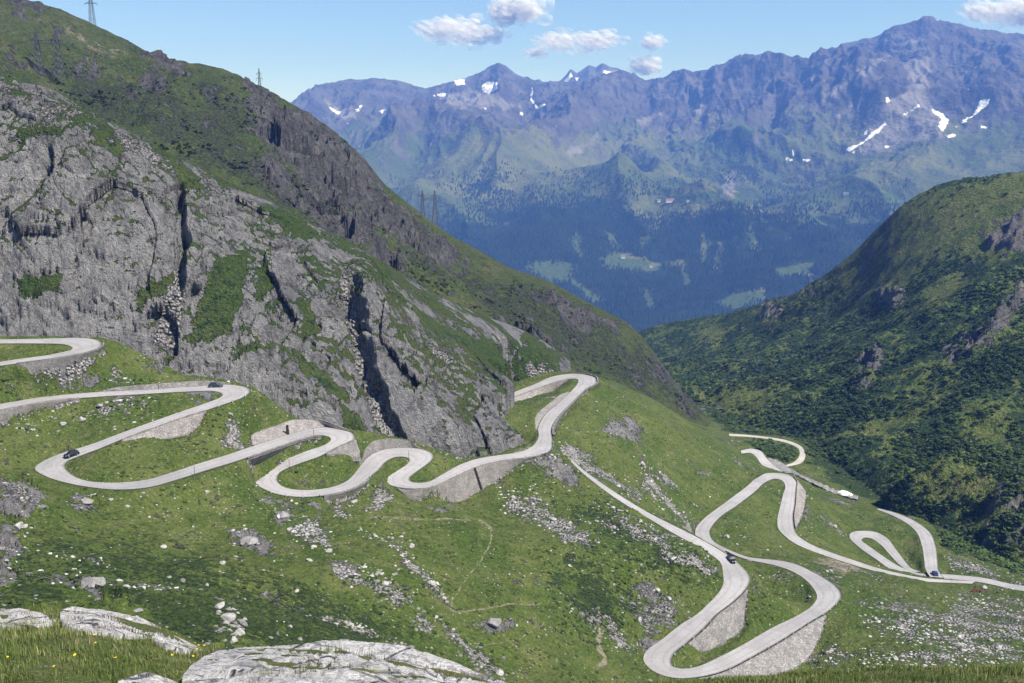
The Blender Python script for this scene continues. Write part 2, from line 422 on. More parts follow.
# ================================================================== WALLS (top along a road edge, foot read off the photo)
# (road, side, first and last station, foot or top line as (u, v), batter, kind)
WALLS = [
 ('TERRACE', 'a', 6.0, 10.2, [(104,371),(95,373),(84,373.5),(60,371),(40,369),(17,367.5)], .12, 'foot', 'high grey drystone wall carrying the topmost bend at the left edge'),
 ('UPPER', 'b', 0.4, 2.6, [(-40,440),(2,431),(14,424),(30,413),(52,403)], .35, 'foot', 'pale stone wall below the upper road at the left edge'),
 ('UPPER', 'a', 3.0, 6.0, [(98,390),(125,386.5),(160,383.5),(205,380.5),(232,382)], .3, 'top', 'long low retaining wall above the road where the dark car is parked'),
 ('UPPER', 'a', 11.2, 14.2, [(206,411.5),(198,424),(186,434),(160,439),(132,440)], .3, 'foot', 'triangular pale stone wall below the ramp leaving the first left bend'),
 ('UPPER', 'a', 27.2, 32.0, [(240,444),(250,434),(268,427),(286,419.5),(318,420),(342,426)], .8, 'top', 'pale cut bank wall curving above the bend with the dark shade block'),
 ('UPPER', 'b', 26.6, 30.2, [(231,466),(246,465.5),(262,461.5),(280,453.5),(300,443)], .25, 'foot', 'low pale wall under the ramp that passes the dark shade block'),
 ('UPPER', 'a', 33.4, 35.8, [(361,448),(359,456),(350,457),(338,452)], .25, 'foot', 'short stone wall under the outer edge of the second right bend'),
 ('UPPER', 'b', 43.8, 45.8, [(322,500),(338,506),(352,507),(357,500)], .2, 'foot', 'small steep wall below the oval grass island bend'),
 ('UPPER', 'a', 46.8, 51.2, [(360,463),(366,450),(374,441.5),(390,438.5),(411,440.5),(416,447)], .2, 'top', 'curved dark wall standing behind the tight S bend at the cliff foot'),
 ('UPPER', 'b', 57.6, 64.6, [(390,489),(400,494),(412,498),(440,502),(462,500),(474,493),(492,482),(510,471),(528,460)], .22, 'foot', 'tall pale retaining wall with a dark slot of painted shade below the S bend exit'),
 ('UPPER', 'b', 66.6, 72.5, [(553,449),(553,437),(558,425),(572,413),(586,403.5),(599,396.5),(600,390)], .15, 'foot', 'stone wall on the outer side of the far right hairpin'),
 ('UPPER', 'a', 73.2, 77.0, [(566,385),(550,393),(530,399.5),(510,406)], .3, 'foot', 'pale wall under the upper arm of the far right hairpin'),
 ('UPPER', 'a', 66.8, 70.2, [(536,436),(536,424),(543,411),(558,400)], .3, 'top', 'thin pale kerb wall on the inner side of the far right hairpin'),
 ('LOWER', 'a', 11.0, 15.0, [(745,618),(744,626),(736,634),(711,649),(690,653)], .9, 'foot', 'rubble stone embankment inside the lowest left hairpin'),
 ('LOWER', 'b', 20.0, 24.6, [(700,678.5),(735,678.5),(770,675),(795,668),(810,656),(820,635),(833,612)], .8, 'foot', 'broad rubble stone embankment under the big right hand bend'),
 ('LOWER_B', 'a', 11.6, 15.6, [(803,484),(806,494),(804,508),(799,522),(795,527)], .35, 'foot', 'pale smooth wall on the outer side of the lower hairpin by the river'),
]
def edge(road, side, s0, s1, n):
    a, b, st = ROADS[road]
    e, o = (a, b) if side == 'a' else (b, a)
    s = np.linspace(s0, s1, n)
    f = np.stack([np.interp(s, st, e[:, k]) for k in range(3)], 1)
    g = np.stack([np.interp(s, st, o[:, k]) for k in range(3)], 1)
    nrm = f - g; nrm[:, 2] = 0; nrm /= np.linalg.norm(nrm, axis=1)[:, None] + 1e-6
    return f, nrm
def wall_geo(w, n=40):
    road, side, s0, s1, line, k, kind, _ = w
    T, nrm = edge(road, side, s0, s1, n)
    for _ in range(3): nrm[1:-1] = (nrm[:-2] + nrm[1:-1] + nrm[2:]) / 3
    T = T + nrm * (.65 if kind == 'foot' else .3)
    L = np.array(line, float); q = np.r_[0, np.cumsum(np.hypot(*np.diff(L, axis=0).T))]; q /= q[-1]
    s = np.linspace(0, 1, n)
    u = np.interp(s, q, L[:, 0]); v = np.interp(s, q, L[:, 1])
    az, t, hx, hy = ray(u, v)
    t = -t; dT = np.hypot(T[:, 0], T[:, 1])
    if kind == 'foot':
        h = np.clip((t * dT + T[:, 2]) / (1 + k * t), .25, 16); d = dT - k * h; z = T[:, 2] - h
    else:
        h = np.clip(-(T[:, 2] + t * dT) / (1 + k * t), .2, 12); d = dT + k * h; z = T[:, 2] + h
    tp = np.clip(np.minimum(sstep(-.02, .14, s), sstep(1.02, .86, s)), .06, 1)
    E = np.stack([hx * d, hy * d, z], 1)
    E = T + (E - T) * tp[:, None]; h = h * tp
    # keep the other line near its own station: only a bounded slide along the road
    dv = E[:, :2] - T[:, :2]; r = np.hypot(*dv.T); lim = 2.5 + k * h * 1.5
    E[:, :2] = T[:, :2] + dv * np.minimum(1, lim / (r + 1e-6))[:, None]
    for _ in range(2): E[1:-1] = (E[:-2] + 2 * E[1:-1] + E[2:]) / 4
    return T, E, nrm
WG = [wall_geo(w) for w in WALLS]

# ================================================================== NEAR SLOPE base
road_ctrl = []
for k, (a, b, st) in ROADS.items():
    c = (a + b) / 2
    road_ctrl.append(c[::14] if k not in ('TORRENT', 'FARPATH', 'VALLEY') else c[::10])
road_ctrl = np.concatenate(road_ctrl)
slope_pts = np.concatenate([road_ctrl, cps(
 (-150,520,190),(-20,500,192),(15,490,205),(30,520,196),(0,600,108),(100,600,130),(200,600,150),(300,620,163),(400,640,180),(480,660,190),(560,670,205),(620,683,212),
 (-150,640,100),(100,560,172),(200,560,190),(300,560,205),(420,580,212),(100,520,215),(200,510,235),(420,530,250),(480,560,245),(560,600,240),(600,560,265),(640,600,258),(540,520,290),
 (560,480,318),(480,520,268),(620,430,395),(660,440,420),(700,450,470),(730,470,470),(690,490,385),(640,465,372),(600,400,430),(640,400,455),(690,425,530),(720,437,590),
 (900,640,252),(1000,640,262),(1000,680,228),(850,680,218),(760,683,213),(1150,640,270),(1150,690,230),(900,600,292),(960,610,305),(1024,600,325),(1150,600,360),
 (850,590,297),(830,515,418),(860,515,440),(740,530,360),(760,600,288),(720,640,243),(1000,560,405),(960,540,440),(900,512,500),(1024,570,395),(1150,585,420)),
 np.array([at(u, 560, 1) for u in ()]).reshape(-1, 3),
 # hollow below the viewpoint and the ground beyond the valley floor
 np.array([[-45,60,-52],[-15,62,-54],[25,60,-60],[60,62,-64],[-60,30,-40],[0,25,-42],[60,30,-50],[30,120,-80],[80,130,-96],[-20,100,-66],[120,150,-112],[-90,80,-46],[140,90,-92],
           [120,700,-205],[180,720,-212],[230,700,-212],[280,600,-205],[300,480,-190],[60,600,-150],[0,520,-128],[-60,480,-112],[-150,420,-92],[-220,360,-70],[-30,430,-112]])])
SLOPE = Surf(slope_pts, az=(-.8, .8), r=(18, 1200), lam=3e-4)

TOE_PX = np.array([(-200,335,300),(-160,335,300),(-60,335,300),(0,335,300),(60,335,299),(95,335,299),(120,342,301),(180,372,301),(240,380,304),(300,419,299),(340,425,305),(375,432,314),(420,441,322),(455,454,325),(477,456,328),(500,453,331),(512,446,338),(518,440,352),(527,430,463),(545,400,466),(560,380,478)], float)
TOE = np.array([at(*q) for q in TOE_PX])
# 1 m field with roads, walls and banks worked in
GX0, GX1, GY0, GY1, GH = -290, 370, 16, 790, .6
gx = np.arange(GX0, GX1, GH); gy = np.arange(GY0, GY1, GH)
GXX, GYY = np.meshgrid(gx, gy, indexing='ij')
Zb = SLOPE.z(GXX, GYY)
acc = np.zeros_like(Zb); cnt = np.zeros_like(Zb); over = np.full(Zb.shape, np.nan)
def cell(p):
    return np.clip(((p[:, 0] - GX0) / GH + .5).astype(int), 0, len(gx) - 1), np.clip(((p[:, 1] - GY0) / GH + .5).astype(int), 0, len(gy) - 1)
roadmask = np.zeros_like(Zb)
for k, (a, b, st) in ROADS.items():
    if k == 'TORRENT': off = -.6
    else: off = -.12
    for i in range(len(a) - 1):
        pass
    w = np.linalg.norm((a - b)[:, :2], axis=1).mean()
    nn = max(8, int(w / .28) + 5)
    wa = np.zeros(len(st), bool); wb = wa.copy()
    for W_ in WALLS:
        if W_[0] == k and W_[6] == 'foot':
            (wa if W_[1] == 'a' else wb)[(st > W_[2] - .1) & (st < W_[3] + .1)] = True
    for s in np.linspace(-.7 / w, 1 + .7 / w, nn):
        for q in (0, .35, .7):
            c = a + (b - a) * s; ok = ~(wa[:-1] if s < -.01 else wb[:-1] if s > 1.01 else np.zeros(len(st) - 1, bool))
            c = (c[:-1] * (1 - q) + c[1:] * q)[ok]
            i, j = cell(c)
            np.add.at(acc, (i, j), c[:, 2] + off); np.add.at(cnt, (i, j), 1)
            if 0 <= s <= 1: roadmask[i, j] = 1
fix = cnt > 0
target = np.where(fix, acc / np.maximum(cnt, 1), 0)
wallmask = np.zeros_like(Zb)
for w, (T, E, nrm) in zip(WALLS, WG):
    foot = w[6] == 'foot'
    n = 320; s = np.linspace(0, len(T) - 1, n)
    T2 = np.stack([np.interp(s, range(len(T)), T[:, k]) for k in range(3)], 1)
    E2 = np.stack([np.interp(s, range(len(T)), E[:, k]) for k in range(3)], 1)
    for q in np.linspace(.0, 1.0, 26):
        P = T2 * (1 - q) + E2 * q
        i, j = cell(P)
        ok = roadmask[i, j] < .5
        i, j, P, = i[ok], j[ok], P[ok]
        target[i, j] = P[:, 2] - (1.6 if 0.02 < q < .95 else .4) if foot else T2[ok, 2] - .14; fix[i, j] = True; wallmask[i, j] = 1
    # ground just beyond the wall's other line stays level with it
    dirv = E2 - T2; dirv[:, 2] = 0; dirv /= np.linalg.norm(dirv, axis=1)[:, None] + 1e-6
    for ex in (.5, 1.0, 1.5):
        P = E2 + dirv * ex
        i, j = cell(P); ok = (roadmask[i, j] < .5) & ~fix[i, j]
        target[i[ok], j[ok]] = P[ok, 2] - (.15 if foot else -.0) - (ex * .15 if foot else -ex * .3); fix[i[ok], j[ok]] = True
tl = TOE_PX[(TOE_PX[:, 0] > -170) & (TOE_PX[:, 0] < 520)]
uu_ = np.linspace(tl[0, 0], tl[-1, 0], 1400)
for off, dz in ((0, -.4), (.5, -.5), (1.0, -.6), (4, -1.5)):
    P = at(uu_, np.interp(uu_, tl[:, 0], tl[:, 1]), np.interp(uu_, tl[:, 0], tl[:, 2])); P[:, 1] += off
    i, j = cell(P); ok = ~fix[i, j]
    target[i[ok], j[ok]] = P[ok, 2] + dz; fix[i[ok], j[ok]] = True
res = np.where(fix, target - Zb, 0)
def relax(u, fixed, val, h, L, it):
    c = 4 + (h / L) ** 2
    for _ in range(it):
        p = np.pad(u, 1, mode='edge')
        u = (p[:-2, 1:-1] + p[2:, 1:-1] + p[1:-1, :-2] + p[1:-1, 2:]) / c
        u = np.where(fixed, val, u)
    return u
def down(a, wgt):
    n0, n1 = a.shape[0] // 2 * 2, a.shape[1] // 2 * 2
    A = (a * wgt)[:n0, :n1].reshape(n0 // 2, 2, n1 // 2, 2).sum((1, 3)); B = wgt[:n0, :n1].reshape(n0 // 2, 2, n1 // 2, 2).sum((1, 3))
    return A / np.maximum(B, 1e-9), B
levels = [(res, fix.astype(float))]
for _ in range(3): levels.append(down(levels[-1][0], (levels[-1][1] > 0).astype(float)))
u = np.zeros_like(levels[-1][0])
for li in range(3, -1, -1):
    val, wg = levels[li]
    if u.shape != val.shape:
        u = np.repeat(np.repeat(u, 2, 0), 2, 1); u = np.pad(u, ((0, val.shape[0] - u.shape[0]), (0, val.shape[1] - u.shape[1])), mode='edge') if (u.shape[0] < val.shape[0] or u.shape[1] < val.shape[1]) else u[:val.shape[0], :val.shape[1]]
        if u.shape != val.shape: u = np.pad(u, ((0, val.shape[0] - u.shape[0]), (0, val.shape[1] - u.shape[1])), mode='edge')
    u = relax(u, wg > 0, val, GH * 2 ** li, 14.0, 90)
# how free the ground is of roads and walls, 0..1
fr = fix.astype(float)
for _ in range(4):
    p = np.pad(fr, 1, mode='edge'); fr = np.maximum(fr, (p[:-2, 1:-1] + p[2:, 1:-1] + p[1:-1, :-2] + p[1:-1, 2:]) / 4)
for _ in range(3):
    p = np.pad(fr, 1, mode='edge'); fr = (p[:-2, 1:-1] + p[2:, 1:-1] + p[1:-1, :-2] + p[1:-1, 2:] + fr * 2) / 6
FREE = np.clip(1 - fr * 1.15, 0, 1)
Zs = Zb + u
def bil(T, x, y):
    fx = np.clip((x - GX0) / GH, 0, len(gx) - 1.001); fy = np.clip((y - GY0) / GH, 0, len(gy) - 1.001)
    i = fx.astype(int); j = fy.astype(int); fx = fx - i; fy = fy - j
    return (T[i, j] * (1 - fy) + T[i, j + 1] * fy) * (1 - fx) + (T[i + 1, j] * (1 - fy) + T[i + 1, j + 1] * fy) * fx

# patches of bare rock / scree / heath (also painting in the hollow's shade) / trodden soil on the near slope, outlined on the ground
SL_ROCK = [[(0,480),(25,478),(40,492),(38,512),(20,520),(0,515)],[(0,525),(18,530),(30,548),(12,560),(0,556)],[(0,556),(14,562),(20,580),(0,588)],[(72,497),(88,494),(102,500),(92,510),(76,508)],
 [(228,530),(250,531),(275,545),(272,556),(250,550),(232,540)],[(70,578),(85,580),(108,600),(104,608),(84,594)],[(118,597),(132,603),(128,612),(114,606)],
 [(272,512),(290,510),(296,520),(284,526),(273,520)],[(520,452),(552,452),(570,462),(582,476),(580,490),(566,486),(540,470),(520,462)],[(606,420),(625,418),(643,430),(640,442),(620,438),(606,430)],
 [(195,343),(160,372),(150,366)],[(476,625),(512,620),(516,630),(490,634)],[(50,372),(75,376),(100,372),(100,384),(80,392),(56,386)]]
SL_SCREE = [[(502,492),(520,490),(548,508),(556,520),(530,522),(508,512)],[(535,522),(560,518),(598,545),(596,552),(566,545)],[(290,528),(305,520),(328,532),(325,545),(300,543)],
 [(328,560),(350,566),(395,588),(418,602),(402,602),(362,584),(336,572)],[(392,546),(404,548),(440,590),(446,600),(430,588),(405,566)],[(404,606),(420,612),(432,630),(418,626)],
 [(440,622),(456,628),(492,660),(505,676),(486,668),(456,642)],[(218,616),(240,618),(246,640),(232,645),(220,632)],[(552,444),(572,448),(590,460),(640,492),(640,500),(600,478),(570,466)],
 [(596,500),(650,530),(700,560),(718,570),(716,585),(690,570),(640,545)],
 [(950,560),(975,563),(1000,575),(1024,583),(1024,592),(985,580),(955,572)],
 [(1000,546),(1024,540),(1024,552),(1004,556)],[(108,376),(112,366),(118,372),(132,382),(104,386)],[(245,440),(262,436),(262,446),(228,450)],[(330,500),(345,508),(352,520),(336,516)],[(375,485),(392,492),(380,512),(368,508)],
 [(100,405),(120,408),(112,420),(95,416)],[(222,420),(240,418),(238,442),(224,446)],[(640,470),(700,530),(690,534),(640,486)]]
SL_THIN = [[(930,605),(975,590),(1024,596),(1060,660),(1000,668),(950,662),(935,640)],[(860,590),(940,600),(945,650),(905,645),(870,625)],[(850,650),(930,640),(980,660),(960,674),(870,670)],[(620,600),(660,590),(700,620),(650,640)],[(760,570),(830,560),(850,600),(800,590)]]
SL_SHRUB_SHADE = [[(0,560),(60,545),(200,560),(300,590),(420,640),(300,660),(200,640),(100,600),(0,600)],[(560,500),(600,500),(700,560),(700,580),(640,560)],[(560,560),(610,570),(640,610),(600,640),(560,610)]]  # first patch: dark heath tone that paints in the lower-left hollow's shade
RIVER_LINE = [(700,408),(728,431.5),(790,437),(809,447),(808,462),(842,487),(864,497),(893,509),(932,525),(945,545),(962,553),(1024,574),(1100,600)]
SL_SOIL = [[(805,560),(830,556),(858,562),(862,570),(840,572),(820,568)],[(596,600),(605,600),(606,660),(598,680),(594,650)],[(512,448),(534,440),(536,452),(516,456)]]
SL_PATHS = [[(345,516),(400,519),(455,520),(482,519),(494,527),(490,545),(470,575),(452,600),(452,612)],[(452,612),(500,606),(560,602)],[(575,600),(520,640),(470,650)]]
def slope_masks(u, v, x, y):
    j1 = fbm(x / 9, y / 9, seed=71, oct=3) * 7; j2 = fbm(x / 9, y / 9, seed=72, oct=3) * 5
    uu, vv = u + j1, v + j2
    rock = paint(uu, vv, SL_ROCK, 8) * .92; scree = paint(uu, vv, SL_SCREE, 12) * .86; scree = np.maximum(scree, paint(uu, vv, SL_THIN, 24) * .56); shrub = paint(uu, vv, SL_SHRUB_SHADE, 34) * .85
    rock = np.maximum(rock, .62 * sstep(.30, .62, fbm(x / 21, y / 21, seed=73, oct=4)) * sstep(380, 300, np.hypot(x, y)))
    scree = np.maximum(scree, .5 * sstep(.22, .6, fbm(x / 26 + 9, y / 17, seed=74, oct=4)))
    shrub = np.maximum(shrub, paint(uu, vv, [RIVER_LINE + [(1100,380),(700,380)], [(745,440),(785,443),(798,449),(797,459),(783,463),(768,455),(756,448)]], 4) * (np.hypot(x, y) > 330))
    soil = paint(uu, vv, SL_SOIL, 6) * .6
    for p in SL_PATHS: soil = np.maximum(soil, sstep(2.0, .5, line_d(u + j1 * .6, v + j2 * .5, p)) * .55)
    return rock, scree, shrub, soil
def slope_raw(x, y):
    inside = (x > GX0 + 1) & (x < GX1 - 2) & (y > GY0 + 1) & (y < GY1 - 2)
    z = np.where(inside, bil(Zs, x, y), SLOPE.z(x, y))
    f = np.where(inside, bil(FREE, x, y), 1)
    return z, f
def slope_z(x, y, detail=True):
    z, f = slope_raw(x, y)
    d = np.hypot(x, y)
    n = 1.9 * fbm(x / 34, y / 34, seed=3, oct=3) + 1.15 * fbm(x / 11, y / 11, seed=5, oct=3) + .55 * fbm(x / 3.8, y / 3.8, seed=9, oct=3, gain=.6)
    u_, v_ = proj(np.stack([x, y, z], -1))
    rk = paint(u_ + 5 * vnoise(x / 5, y / 5, seed=31), v_, SL_ROCK, 5)
    n = n + rk * (.5 + 1.3 * facets(x / 4.5, y / 4.5, z / 6, seed=12)[0] + .8 * facets(x / 1.9, y / 1.9, z / 2, seed=112)[0])
    far = sstep(560, 700, d)
    return z + f * n * (1 - far * .5)

# ================================================================== CLIFFS
cl = []
def colm(u, *vd):
    for v, d in vd: cl.append(at(u, v, d))
colm(-160, (335,300),(220,318),(140,334),(70,356),(40,372))
colm(-60, (335,300),(210,320),(130,338),(85,358),(74,372))
colm(0, (335,300),(200,324),(120,344),(88,358),(79,372))
colm(60, (335,300),(200,324),(130,340),(105,354),(97,366))
colm(120, (342,301),(240,321),(170,340),(138,354),(131,364))
colm(180, (372,302),(270,322),(205,342),(170,358),(162,368))
colm(240, (382,303),(300,324),(240,346),(200,366),(191,376))
colm(300, (419,299),(330,328),(270,352),(230,374),(222,384))
colm(340, (425,305),(340,332),(290,350),(256,378),(246,388))
colm(375, (432,314),(350,338),(295,360),(265,390),(258,400))
colm(420, (441,322),(385,342),(335,366),(305,400),(296,420))
colm(470, (455,327),(410,346),(362,378),(322,425),(312,448))
colm(505, (452,332),(425,345),(395,366),(352,430),(332,462))
colm(545, (380,470),(365,480),(350,490),(342,505))
colm(600, (385,540),(378,560),(372,575))
# foot plunges below the road bench, crest rounds over behind
for u_, v_, d_ in ((-160,335,300),(-60,335,300),(0,335,300),(60,335,300),(120,342,301),(180,372,302),(240,382,303),(300,419,299),(340,425,305),(375,432,314),(420,441,322),(470,455,327),(505,452,332)):
    p = at(u_, v_, d_); q = at(u_, v_, d_ - 16); q[2] = p[2] - 16; cl.append(q)
for u_, v_, d_ in ((-160,40,372),(-60,74,372),(0,79,372),(60,97,366),(120,131,364),(180,162,368),(240,191,376),(300,222,384),(340,246,388),(375,258,400),(420,296,420)):
    p = at(u_, v_, d_)
    q = at(u_, v_, d_ + 45); q[2] = p[2] - 6; cl.append(q)
    q = at(u_, v_, d_ + 140); q[2] = p[2] - 50; cl.append(q)
CLIFF = Surf(np.array(cl), az=(-.75, .2), r=(250, 720), lam=2e-5)
GULLY = [[(341,262),(346,300),(354,345),(368,385),(390,425),(400,438)], [(178,190),(182,225),(184,250),(178,290)]]
CL_GRASS = [[(80,118),(100,118),(126,150),(120,158),(95,140)],[(214,262),(245,254),(243,290),(228,330),(206,345),(184,346),(190,318),(205,285)],[(250,200),(285,208),(330,240),(300,238)],
 [(290,350),(320,365),(345,390),(352,405),(330,395),(300,372)],[(300,300),(312,300),(318,330),(306,340)],[(160,280),(176,270),(176,290),(150,300),(135,312)],[(20,280),(60,272),(58,290),(25,296)],
 [(400,300),(440,325),(500,345),(560,350),(560,372),(520,378),(470,352),(430,335)],[(20,130),(55,125),(60,132),(20,136)],[(150,150),(170,150),(200,178),(185,190),(160,165)],[(255,270),(268,262),(272,285),(258,300)],
 [(362,250),(400,262),(410,290),(385,280)],[(340,400),(365,418),(370,440),(345,428)]]
CL_SCREE = [[(340,262),(350,285),(356,315),(366,350),(380,388),(400,425),(408,444),(384,442),(366,402),(350,352),(342,300)],[(176,270),(186,268),(184,320),(176,352),(150,345),(160,310)],[(428,348),(440,350),(458,362),(452,368),(436,360)],
 [(520,360),(545,362),(556,374),(530,380)],[(0,80),(60,100),(180,165),(176,178),(100,135),(40,115),(0,100)]]
TOEA, TOED = np.arctan2(TOE[:, 0], TOE[:, 1]), np.hypot(TOE[:, 0], TOE[:, 1])
def toe_d(x, y):
    a = np.arctan2(x, y); r = np.hypot(x, y); w = sstep(-.09, -.03, a)
    return np.interp(a + w * (np.clip(r - 345, -5, 26) * .0009 + .018 * vnoise(r / 9, 0 * r, seed=45) + .005 * vnoise(r / 2.4, 0 * r, seed=46)), TOEA, TOED)
def cliff_pt(x, y):
    """rock relief pushed out of the smooth face: buttresses, seams, two gullies"""
    z = CLIFF.z(x, y)
    r = np.hypot(x, y)
    u_, v_ = proj(np.stack([x, y, z], -1))
    g = paint(u_ + 6 * fbm(x / 8, y / 8, seed=41, oct=2), v_, CL_GRASS, 7)
    wx, wy = x + 5 * vnoise(x / 12, z / 16, seed=20), y + 4 * vnoise(x / 10, z / 12, seed=19)
    f1, e1 = facets(wx / 22, wy / 26, z / 30, seed=21, tilt=1.2); f2, e2 = facets((wx + z * .25) / 8.5, wy / 12, (z - wx * .3) / 10, seed=23, tilt=1.25); f3, e3 = facets((wx - z * .2) / 3.3, wy / 4, (z + wx * .4) / 3.6, seed=26, tilt=1.3)
    n = 3.2 * f1 + 1.15 * f2 + .62 * f3 - .8 * sstep(.10, .0, e1) - .5 * sstep(.12, 0, e2)
    n = n + .55 * fbm(x / 7, y / 30, z / 26, seed=28, oct=3, ridged=True) + .75 * fbm(x / 1.6, y / 3, z / 2.2, seed=29, oct=3)
    n = n * (1 - .75 * g)
    # gullies
    for gi, line in enumerate(GULLY):
        L = np.array(line, float)
        lu = np.interp(v_, L[:, 1], L[:, 0]); on = sstep(L[0, 1] - 14, L[0, 1] + 8, v_) * sstep(L[-1, 1] + 10, L[-1, 1] - 8, v_)
        du = u_ - lu + 2.5 * vnoise(x / 4, z / 4, seed=43)
        if gi == 0:
            n = n + on * (13.5 * sstep(3, 24, du) * np.exp(-np.maximum(du - 10, 0) / 55.) - 2.0 * np.exp(-((du + 2) / 12.) ** 2))
        else:
            n = n - on * 6 * np.exp(-(du / 5.) ** 2) + on * 3 * sstep(0, 7, du) * np.exp(-np.maximum(du, 0) / 20.)
    dt = toe_d(x, y); z = z - 2.5 * np.clip(dt - r, 0, None)
    n = np.minimum(n + .6, np.clip(r - dt, 0, None) * .55 + .2)
    top = sstep(405, 365, y) * .8 + .2
    hx, hy = x / r, y / r
    n = n * top
    X = x - hx * n * .85; Y = y - hy * n * .85; Z = z + n * .45
    return X, Y, Z, u_, v_, g

# ================================================================== LEFT RIDGE (behind the cliffs)
RSKY = [(-260,-30,980),(-160,-15,960),(-60,0,930),(0,4,910),(22,4,900),(40,12,890),(75,20,880),(110,35,865),(135,45,855),(165,62,845),(190,70,830),(215,72,825),(240,77,815),(250,84,810),(275,99,800),
 (285,104,795),(310,115,785),(330,130,775),(350,145,765),(365,160,760),(380,180,752),(400,197,745),(420,213,740),(450,235,735),(480,252,735),(510,268,738),(545,280,742),(570,293,745),(600,310,745),
 (630,325,740),(645,340,738),(665,370,728),(685,395,715),(702,414,705),(720,428,700),(760,450,700)]
rp = [at(*q) for q in RSKY]
rp += [at(*q) for q in ((-160,60,640),(0,50,650),(60,85,640),(120,60,760),(150,110,640),(200,150,600),(180,190,520),(260,150,640),(300,200,570),(330,260,500),(350,200,620),(400,270,540),(430,330,470),(430,260,620),
  (500,340,520),(480,290,620),(520,300,650),(560,370,560),(560,320,650),(600,350,650),(640,400,600),(640,365,680),(680,415,660),(700,428,650),(60,130,520),(0,110,500),(540,385,500),(590,385,560))]
for q in RSKY:
    p = at(*q)
    for e, dz in ((1.08, -22), (1.3, -190)):
        w = p * 1.0; w[:2] *= e; w[2] = p[2] + dz; rp.append(w)
RIDGE = Surf(np.array(rp), az=(-.8, .35), r=(380, 1500), lam=1e-5)
RD_ROCK = [[(270,100),(345,140),(385,190),(430,232),(470,262),(440,268),(380,232),(320,205),(275,160),(255,120)],[(240,78),(280,100),(276,122),(245,106)],[(330,250),(300,215),(250,180),(260,165),(330,205),(400,262),(420,300),(370,265)],
 [(655,352),(672,362),(690,392),(702,412),(690,410),(668,380)],[(520,282),(560,292),(620,328),(610,338),(560,315)],[(130,48),(190,72),(185,80),(140,62)],[(12,4),(40,8),(44,18),(20,16)],[(150,80),(175,90),(160,100),(130,96)],[(470,330),(540,345),(560,372),(520,380),(480,352)]]
RD_SHRUB = [[(60,70),(150,90),(230,130),(290,180),(330,240),(230,190),(150,140),(70,110)],[(190,90),(260,110),(250,150),(200,130)],[(440,270),(540,290),(640,345),(700,415),(640,400),(560,362),(500,330)],[(400,250),(440,270),(470,300),(420,290)]]
RD_SOIL = [[(10,6),(42,8),(50,22),(30,24)],[(60,28),(130,48),(150,66),(110,60),(60,44)]]
def ridge_env(x, y):
    a = np.arctan2(x, y); r = np.hypot(x, y)
    S = np.array([at(*q) for q in RSKY]); sa = np.arctan2(S[:, 0], S[:, 1]); sr = np.hypot(S[:, 0], S[:, 1])
    return np.clip((np.interp(a, sa, sr) - r) / 110, 0, 1)
def ridge_z(x, y):
    z = RIDGE.z(x, y); e = ridge_env(x, y)
    u_, v_ = proj(np.stack([x, y, z], -1))
    rk = paint(u_ + 8 * fbm(x / 30, y / 30, seed=51, oct=2), v_ + 6 * fbm(x / 30, y / 30, seed=52, oct=2), RD_ROCK, 10)
    n = e * (9 * fbm(x / 70, y / 110, seed=53, oct=4, ridged=True) + 3 * fbm(x / 25, y / 25, seed=54, oct=3)) + (.25 + .75 * e) * 2.4 * fbm(x / 12, y / 16, seed=55, oct=4, gain=.6)
    n = n + rk * (.3 + .7 * e) * (9 * facets(x / 20, y / 26, z / 38, seed=56)[0] + 5 * facets(x / 8, y / 10, z / 13, seed=156)[0] + 4 * fbm(x / 9, y / 30, z / 60, seed=157, oct=3, ridged=True))
    return z + n, u_, v_, rk

# ================================================================== RIGHT SLOPE
KSKY = [(600,345,1500),(630,336,1450),(650,328,1400),(680,322,1370),(700,320,1350),(720,315,1330),(745,308,1300),(765,303,1260),(785,297,1230),(800,292,1200),(815,286,1170),(830,272,1130),(850,255,1100),(875,232,1070),
 (900,208,1050),(930,190,1030),(960,181,1010),(990,176,995),(1024,171,980),(1150,140,950),(1300,110,940)]
kp = [at(*q) for q in KSKY]
kp += [at(*q) for q in ((560,420,900),(640,400,880),(690,400,800),(705,408,760),(735,434,700),(770,444,650),(805,454,606),(835,478,560),(860,492,530),(900,506,486),(940,530,448),(980,545,424),(1024,556,405),(1150,595,385),(1300,620,380),
  (800,380,830),(760,360,980),(720,362,1060),(900,350,760),(1000,300,760),(1000,450,520),(900,430,610),(950,250,920),(850,310,1000),(1024,380,610),(1150,400,560),(1150,250,780),(880,280,980),(690,350,1200),(660,345,1320))]
for q in KSKY:
    p = at(*q)
    for e, dz in ((1.07, -30), (1.3, -220)):
        w = p * 1.0; w[:2] *= e; w[2] = p[2] + dz; kp.append(w)
for q in ((705,408,760),(770,444,650),(835,478,560),(900,506,486),(980,545,424),(1150,595,385)):
    p = at(*q); w = p * 1.0; w[:2] *= .9; w[2] = p[2] - 22; kp.append(w)
RIGHTS = Surf(np.array(kp), az=(-.05, .85), r=(320, 1900), lam=1e-5)
KS_ROCK = [[(762,305),(778,302),(780,325),(770,335),(758,326)],[(985,240),(1024,215),(1024,260),(1000,270)],[(960,340),(985,335),(1000,300),(1024,285),(1024,310),(1000,345),(965,365)],[(940,350),(960,345),(955,372),(942,372)],
 [(865,360),(885,365),(870,385),(855,390)],[(800,300),(830,285),(815,295)],[(985,510),(1024,490),(1024,520),(990,530)],[(970,545),(1024,530),(1024,548),(990,560)],[(880,300),(890,290),(900,300),(886,312)]]
